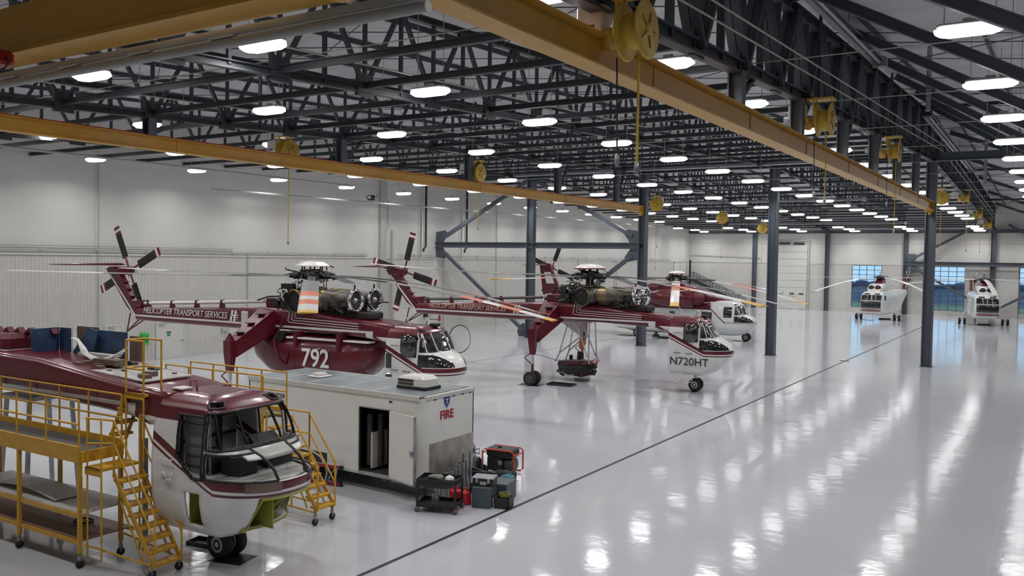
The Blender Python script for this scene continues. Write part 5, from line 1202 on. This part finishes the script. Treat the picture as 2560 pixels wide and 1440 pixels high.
b = MB(); b.box(-.19, .19, -.19, .19, 0, .02)
for a in ((-.19, .19, -.19, -.17), (-.19, .19, .17, .19), (-.19, -.17, -.19, .19), (.17, .19, -.19, .19)): b.box(*a, 0, .26)
b.build('crate_shell', 'plastic_black', mc); MB().path([(-.2, -.12, .2), (-.25, -.12, .24), (-.25, -.12, .05), (-.2, -.12, .02)], .014, 6).build('crate_strap', 'beige_letter', mc)
cs = MB()
for k in range(4): cs.path([(-.0 + .13 * cos(a), .02 + .11 * sin(a), .27 + k * .022) for a in [j * pi / 8 for j in range(17)]], .02, 6)
tag(cs.build('coiled_strap', 'olive', None, (-11.47, 17.75, 0)), 'olive coiled strap lying in the black crate', 'strap')
tb = thing('teal_bag', 'teal canvas bag behind the black tool case', 'bag', (-12.15, 18.95, 0), .2)
MB().loft([ring_round(-.17, 0, .42, .14, .06), ring_round(0, 0, .48, .17, .08), ring_round(.17, 0, .42, .14, .06)], True, True).build('bag_body', 'teal', tb); MB().path([(-.1, 0, .46), (-.05, 0, .54), (.05, 0, .54), (.1, 0, .46)], .015, 6).build('bag_handle', 'teal', tb)
bx = MB().bev(-.3, .3, -.15, .15, 0, .28, .02).build('black_case', 'plastic_black', None, (-12.6, 18.42, 0), .1); tag(bx, 'low black case left of the teal bag', 'case')

# square aluminium tubes standing in a rack
rk = thing('tube_rack', 'rack of upright aluminium tubes between trailer and cart', 'rack', (-13.1, 17.85, 0))
random.seed(9)
MB().box(-.16, .16, -.68, .68, 0, .06).build('rack_base', 'white_dirty', rk)
for r_ in range(2):
    for k in range(8):
        y = -.6 + k * .165 + r_ * .05; h = .58 + .03 * k + random.random() * .06 + r_ * .05; MB().box(-.12 + r_ * .18, -.06 + r_ * .18, y - .03, y + .03, .06, h + (.2 if k > 6 else 0)).build('upright_tube', 'galv', rk)

# generator
G = thing('generator', 'black portable generator in a red tubular frame at the trailer hitch', 'generator', (-13.35, 20.55, 0), radians(5))
for y in (-.3, .3):
    MB().path([(-.5, y, .12), (-.5, y, .66), (-.42, y, .72), (.42, y, .72), (.5, y, .66), (.5, y, .12), (.42, y, .06), (-.42, y, .06), (-.5, y, .12)], .025, 8).build('frame_hoop', 'gen_red', G)
for x in (-.5, .5): MB().tube((x, -.3, .6), (x, .3, .6), .022, 8).build('frame_rail', 'gen_red', G)
MB().bev(-.42, .42, -.27, .27, .5, .74, .05).build('fuel_tank', 'plastic_black', G); MB().bev(-.4, .1, -.24, .24, .1, .5, .04).build('engine_block', 'machinery', G); MB().lathe([(.16, .1), (.2, .15), (.2, .4), (.14, .44)], (0, 0, .3), (1, 0, 0), 18).build('alternator', 'wheel_dark', G)
MB().box(.0, .12, -.285, -.27, .3, .42).build('outlet_panel', 'galv', G); MB().lathe([(.05, 0), (.06, .02), (.05, .04)], (-.1, 0, .74), (0, 0, 1), 12).build('fuel_cap', 'black', G)
for y in (-.36, .36): MB().lathe([(.05, -.04), (.13, -.04), (.13, .04), (.05, .04)], (-.42, y, .13), (0, 1, 0), 16).build('generator_wheel', 'rubber', G)
# pressure washer
W = thing('pressure_washer', 'pressure washer with upright steel handle beside the generator', 'pressure washer', (-13.95, 19.75, 0), radians(10))
MB().path([(-.2, -.1, .1), (-.2, -.1, .85), (-.14, -.1, 1.0), (.14, -.1, 1.0), (.2, -.1, .85), (.2, -.1, .1)], .022, 8).build('handle', 'galv', W); MB().path([(-.3, .1, .15), (-.28, .1, .8), (-.18, .1, .92), (.1, .1, .9), (.12, .1, .5)], .018, 8).build('rear_handle', 'galv', W)
MB().bev(-.24, .24, -.05, .35, .18, .5, .06).build('pump_engine', 'plastic_black', W); MB().lathe([(.12, 0), (.17, .06), (.12, .16)], (-.05, .1, .62), (0, 0, 1), 14).build('air_cleaner', 'black', W)
hs = MB()
for k in range(4): hs.path([(-.02 + .17 * cos(a), -.14, .55 + .2 * sin(a) + k * .02) for a in [j * pi / 7 for j in range(15)]], .018, 6)
hs.build('hose_coil', 'rubber', W)
for s in (-1, 1): MB().lathe([(.04, -.04), (.15, -.04), (.15, .04), (.04, .04)], (s * .3, .25, .15), (1, 0, 0), 16).build('washer_wheel', 'rubber', W)
MB().bar((-.25, -.1, .04), (.25, -.1, .04), .06, .05).build('foot', 'black', W); MB().bev(-.3, -.2, .0, .2, .25, .5, .02).build('recoil_cover', 'gas_red', W)
MB().path([(.22, -.1, .78), (.34, -.1, .84), (.34, -.1, .68), (.22, -.1, .7)], .016, 6).build('spray_gun_rest', 'black', W)
rl = MB().lathe([(.02, -.28), (.13, -.28), (.14, -.2), (.12, 0), (.14, .2), (.13, .28), (.02, .28)], (0, 0, .14), (1, .25, 0), 16).build('rolled_mat', 'rubber', None, (-12.85, 19.95, 0)); tag(rl, 'dark rolled rubber mat lying in front of the generator', 'mat')

# step ladder lying on its side
L = thing('step_ladder', 'red and silver step ladder lying on its side under the trailer wheels', 'ladder', (-17.2, 16.62, 0), radians(8))
for z, m in ((.06, 'ladder_red'), (.5, 'ladder_red')): MB().bar((-1.0, 0, z), (1.15, -.02, z + (.02 if z > .1 else 0)), .05, .07).build('rail', m, L)
for k in range(7): MB().bar((-.85 + k * .3, -.02, .08), (-.75 + k * .3, -.02, .5), .05, .03).build('rung', 'alu', L)
for k in range(3): MB().bar((-.6 + k * .6, .12, .05), (-.3 + k * .6, .1, .48), .03, .03).build('back_brace', 'alu', L)
MB().prism([(.95, .02), (1.2, .02), (1.1, .2)], -.04, .04, lambda u, v, t: (u, t, v)).build('foot', 'black', L)
MB().bev(1.1, 1.2, -.05, .05, .46, .56, .01).build('top_cap', 'black', L)

# ---------------------------------------------------------------- yellow work stands
def pipe(t, name, pts, r=.022, m='stand_yellow'): return MB().path(pts, r, 6).build(name, m, t)
def caster(t, x, y, z=.16):
    o = MB().lathe([(.03, -.025), (.08, -.025), (.085, 0), (.08, .025), (.03, .025)], (x, y, .085), (1, 0, 0), 16).build('caster', 'rubber', t)
    MB().bar((x, y, .08), (x, y, .24), .05, .07).build('caster_fork', 'galv', o)
def stair(t, xa, za, xb, zb, ya, yb, n, rails=(0, 1)):
    # from (xa,za) at the top down to (xb,zb)
    for k in range(n):
        f = (k + 1) / n; x = xa + (xb - xa) * f; z = za + (zb - za) * f
        MB().box(x - .16, x + .1, ya, yb, z - .05, z).build('step', 'stand_yellow', t)
    for y in (ya, yb):
        MB().bar((xa, y, za - .1), (xb + .08, y, zb - .08), .03, .1).build('stringer', 'stand_yellow', t)
        MB().bar((xa + .2, y, za - .6), (xb - .25, y, zb - .05), .02, .04).build('stringer', 'stand_yellow', t)
        pipe(t, 'handrail', [(xa, y, za + .95), (xb + .08, y, zb + .95), (xb + .08, y, zb - .05)])
        pipe(t, 'handrail', [(xa, y, za + .5), (xb + .06, y, zb + .5)], .018)
        pipe(t, 'rail_post', [(xa, y, za - .1), (xa, y, za + .95)])
        pipe(t, 'stair_leg', [(xb, y, zb), (xb, y, .2)], .03, 'stand_post')
        caster(t, xb, y)
SL_ = thing('work_stand', 'long yellow rolling work platform with stairs left of the stripped airframe', 'work stand', (-15.95, 9.45, 0), radians(1.5))
dz = 2.28
MB().box(-4.6, .0, .0, .92, dz - .05, dz).build('platform_deck', 'deck_grey', SL_)
for y in (0, .92): MB().box(-4.6, 0, y - .025, y + .025, dz - .2, dz + .12).build('toe_board', 'stand_yellow', SL_)
MB().box(-.03, .03, 0, .92, dz - .2, dz + .02).build('toe_board', 'stand_yellow', SL_)
for x in (-4.55, -2.15, -.04):
    for y in (0.02, .9):
        MB().box(x - .035, x + .035, y - .035, y + .035, .3, dz).build('post', 'stand_yellow', SL_); MB().tube((x, y, .14), (x, y, .4), .028, 8).build('post_foot', 'stand_post', SL_); caster(SL_, x, y)
for y in (0, .92):
    for z in (dz + .55, dz + 1.02): pipe(SL_, 'guard_rail', [(-4.6, y, z), (-.03, y, z)])
    for x in (-4.5, -3.3, -2.2, -1.15, -.03): pipe(SL_, 'rail_post', [(x, y, dz), (x, y, dz + 1.02)])
for z, m in ((1.08, 'white_dirty'), (.55, 'wood')):
    MB().box(-4.5, 0, .05, 1.15, z - .02, z).build('shelf', m, SL_)
    for y in (.03, 1.15): MB().box(-4.5, 0, y - .02, y + .02, z - .1, z - .02).build('shelf_rail', 'stand_yellow', SL_)
# landing and stairs going right
MB().box(0, .5, .1, .95, 1.95, 2.0).build('landing', 'stand_yellow', SL_); MB().box(0, .5, .1, .13, 1.85, 2.0).build('landing_edge', 'stand_yellow', SL_)
stair(SL_, .45, 1.95, 1.62, .28, .42, 1.02, 8)
for x, y in ((.05, .12), (.5, .12), (.5, .95)): pipe(SL_, 'landing_post', [(x, y, .2), (x, y, 2.95)], .02)
pipe(SL_, 'guard_rail', [(.0, .12, 2.95), (.45, .42, 2.9)]); pipe(SL_, 'guard_rail', [(.0, .12, 2.45), (.45, .42, 2.45)])
pipe(SL_, 'base_rail', [(.0, .1, .45), (1.6, .42, .25)], .02); pipe(SL_, 'base_rail', [(.0, .95, .45), (1.6, 1.02, .25)], .02)
# upper step platform
MB().box(.02, .62, .95, 1.4, 3.3, 3.35).build('upper_platform', 'stand_yellow', SL_)
MB().box(.02, .62, .95, .98, 3.24, 3.35).build('upper_edge', 'stand_yellow', SL_)
for x, y in ((.04, .97), (.6, .97), (.04, 1.38), (.6, 1.38)): pipe(SL_, 'upper_post', [(x, y, .6 if y > 1 else 2.0), (x, y, 4.42)])
for z in (3.85, 4.42): pipe(SL_, 'upper_rail', [(.6, 1.38, z), (.04, 1.38, z), (.04, .97, z), (.6, .97, z)])
for k, (x, z) in enumerate(((-.12, 3.02), (-.26, 2.72), (-.4, 2.45))): MB().box(x - .15, x + .12, .98, 1.36, z - .05, z).build('step', 'stand_yellow', SL_)
for y in (.98, 1.36): MB().bar((.02, y, 3.3), (-.55, y, 2.25), .03, .08).build('stringer', 'stand_yellow', SL_)
MB().box(.3, .36, 1.15, 1.25, .1, 2.4).build('ladder_rail', 'galv', SL_)
tag(MB().loft([[(0 + .5 * k, -.3 + .0 * k, .12 * sin(k * .6)) for k in range(6)], [(0 + .5 * k, .35, .12 * sin(k * .6)) for k in range(6)]], False, True, closed=False).build('loose_panel', 'white_dirty', None, (-19.6, 9.9, 1.1)), 'curved off-white panel lying on the stand shelf', 'panel')
tag(MB().path([(-17.0 + .22 * cos(a), 10.15 + .16 * sin(a), .585) for a in [j * pi / 10 for j in range(21)]], .022, 6).build('hose_ring', 'rubber'), 'black hose ring on the lower wooden shelf of the stand', 'hose')

SR = thing('work_stand', 'yellow rolling stair stand between the stripped airframe and the trailer', 'work stand', (-14.2, 14.0, 0), radians(1))
stair(SR, -.75, 1.48, 0, .42, .0, .56, 5)
MB().box(-1.6, -.72, 0, .56, 1.42, 1.48).build('platform', 'stand_yellow', SR)
for x in (-1.6, -.75):
    for y in (0, .56): pipe(SR, 'post', [(x, y, .3), (x, y, 2.45)], .022); caster(SR, x, y) if x < -1 else None
for y in (0, .56):
    for z in (1.95, 2.45): pipe(SR, 'guard_rail', [(-1.6, y, z), (-.75, y, z)])
    pipe(SR, 'base_rail', [(-1.6, y, .35), (0, y, .3)], .02)
    for x in (-1.6,): MB().tube((x, y, .14), (x, y, .4), .03, 8).build('post_foot', 'stand_post', SR)
# upper part reaching the airframe roof
MB().box(-3.9, -1.62, -.1, .66, 2.3, 2.36).build('upper_deck', 'deck_grey', SR)
for y in (-.1, .66):
    MB().box(-3.9, -1.62, y - .02, y + .02, 2.2, 2.45).build('toe_board', 'stand_yellow', SR)
    for z in (2.85, 3.32): pipe(SR, 'guard_rail', [(-5.2, y, z), (-1.62, y, z)])
    for x in (-5.2, -4.3, -3.4, -2.5, -1.62): pipe(SR, 'rail_post', [(x, y, 2.3), (x, y, 3.32)])
    for x in (-5.2, -1.66): MB().box(x - .04, x + .04, y - .04, y + .04, .15, 2.3).build('post', 'stand_yellow', SR); caster(SR, x, y)
MB().box(-5.2, -3.9, -.1, .66, 2.3, 2.36).build('upper_deck', 'deck_grey', SR)
for k in range(3): MB().box(-1.55 + k * .22, -1.3 + k * .22, 0, .56, 2.05 - k * .22, 2.1 - k * .22).build('step', 'stand_yellow', SR)

# ---------------------------------------------------------------- mats, drip trays
def mat_sheet(x, y, a, b, rz, label, m='tray_black', h=.008): return tag(MB().box(-a, a, -b, b, .002, h).build('floor_mat', m, None, (x, y, 0), rz), label, 'mat', 'black floor mats and drip sheets')
mat_sheet(-14.0, 11.52, .38, .3, .25, 'black square mat under the nose wheel of the stripped airframe')
def drip(x, y, a, b, rz, label):
    t = thing('drip_tray', label, 'drip tray', (x, y, 0), rz, 'black drip trays')
    m = MB().box(-a, a, -b, b, .002, .015); m.build('tray_floor', 'tray_black', t)
    for q in ((-a, a, -b, -b + .02), (-a, a, b - .02, b), (-a, -a + .02, -b, b), (a - .02, a, -b, b)): MB().box(*q, .002, .09).build('tray_side', 'tray_black', t)
drip(-15.15, 11.75, .35, .2, .2, 'black drip tray behind the stairs of the long work stand')
drip(-20.4, 36.6, .65, .35, .1, 'black drip tray beside the tall right leg of the N720HT helicopter')
mat_sheet(-21.7, 35.9, .55, .45, .1, 'black mat under the tall right leg of the N720HT helicopter'); mat_sheet(-14.75, 38.75, .45, .3, .1, 'black mat beside the nose wheel of the N720HT helicopter')
mat_sheet(-20.8, 65.5, .5, .35, 0, 'black mat under the nose wheel of the white cabin helicopter'); mat_sheet(-29.6, 64.3, .9, .6, 0, 'black mat behind the main wheels of the white cabin helicopter')
drip(-26.2, 63.9, .6, .4, 0, 'black drip tray under the belly of the white cabin helicopter')
for (x, y), n in (((-18.7, 100.8), 'left wheels of the far left white helicopter'), ((-14.7, 100.6), 'right wheels of the far left white helicopter'), ((-8.5, 101.1), 'left wheels of the far right white helicopter'), ((-4.6, 102.0), 'right wheels of the far right white helicopter'), ((-17.6, 99.6), 'nose of the far left white helicopter'), ((-7.3, 99.8), 'nose of the far right white helicopter')): mat_sheet(x, y, .55, .4, 0, 'black mat on the floor by the ' + n)
drip(-16.2, 102.4, .6, .4, 0, 'black drip tray under the far left white helicopter'); drip(-6.4, 100.6, .6, .4, 0, 'black drip tray under the far right white helicopter')

# ---------------------------------------------------------------- wall fittings
e = thing('eyewash_station', 'bright green eyewash station on the left wall beside the double door', 'eyewash', (XW + .06, 29.8, 1.0))
MB().bev(0, .28, -.22, .22, .05, .62, .05).build('tank', 'green_plastic', e); MB().bev(.26, .3, -.14, .14, .12, .4, .01).build('spray_cover', 'sign_green', e); MB().bev(.0, .4, -.16, .16, -.02, .06, .02).build('basin', 'green_plastic', e)
fx = thing('fire_extinguisher', 'red fire extinguisher hanging on the left wall near the diamond brace', 'extinguisher', (XW + .16, 57.4, .8))
MB().lathe([(.07, 0), (.08, .03), (.08, .42), (.05, .5), (.025, .53)], (0, 0, 0), (0, 0, 1), 14).build('cylinder', 'fire_red', fx); MB().path([(0, 0, .52), (.06, 0, .58), (.1, 0, .56)], .015, 6).build('lever', 'black', fx); MB().path([(0, .02, .52), (.02, .1, .4), (.02, .11, .1)], .014, 6).build('hose', 'black', fx)
# staircase against the back-left corner
ST = thing('corner_staircase', 'dark steel staircase descending along the far wall from the left corner', 'staircase', (-43.6, YB - 1.6, 0))
for k in range(17): MB().box(.4 + k * .44, .75 + k * .44, .2, 1.4, 3.45 - k * .205, 3.5 - k * .205).build('tread', 'steel', ST)
for y in (.2, 1.4):
    MB().bar((.2, y, 3.6), (7.9, y, .05), .05, .3).build('stringer', 'steel', ST); MB().bar((.2, y, 4.65), (7.9, y, 1.1), .06, .06).build('handrail', 'steel', ST); MB().bar((.2, y, 4.15), (7.9, y, .6), .04, .04).build('handrail', 'steel', ST)
    for k in range(9): x = .3 + k * .93; z = 3.55 - (x - .2) * .461; MB().bar((x, y, z), (x, y, z + 1.08), .05).build('baluster', 'steel', ST)
MB().box(-.3, .4, .1, 1.5, 3.5, 3.6).build('landing', 'steel', ST); MB().box(.15, .35, .05, .25, 0, 6.3).build('corner_post', 'black', ST)
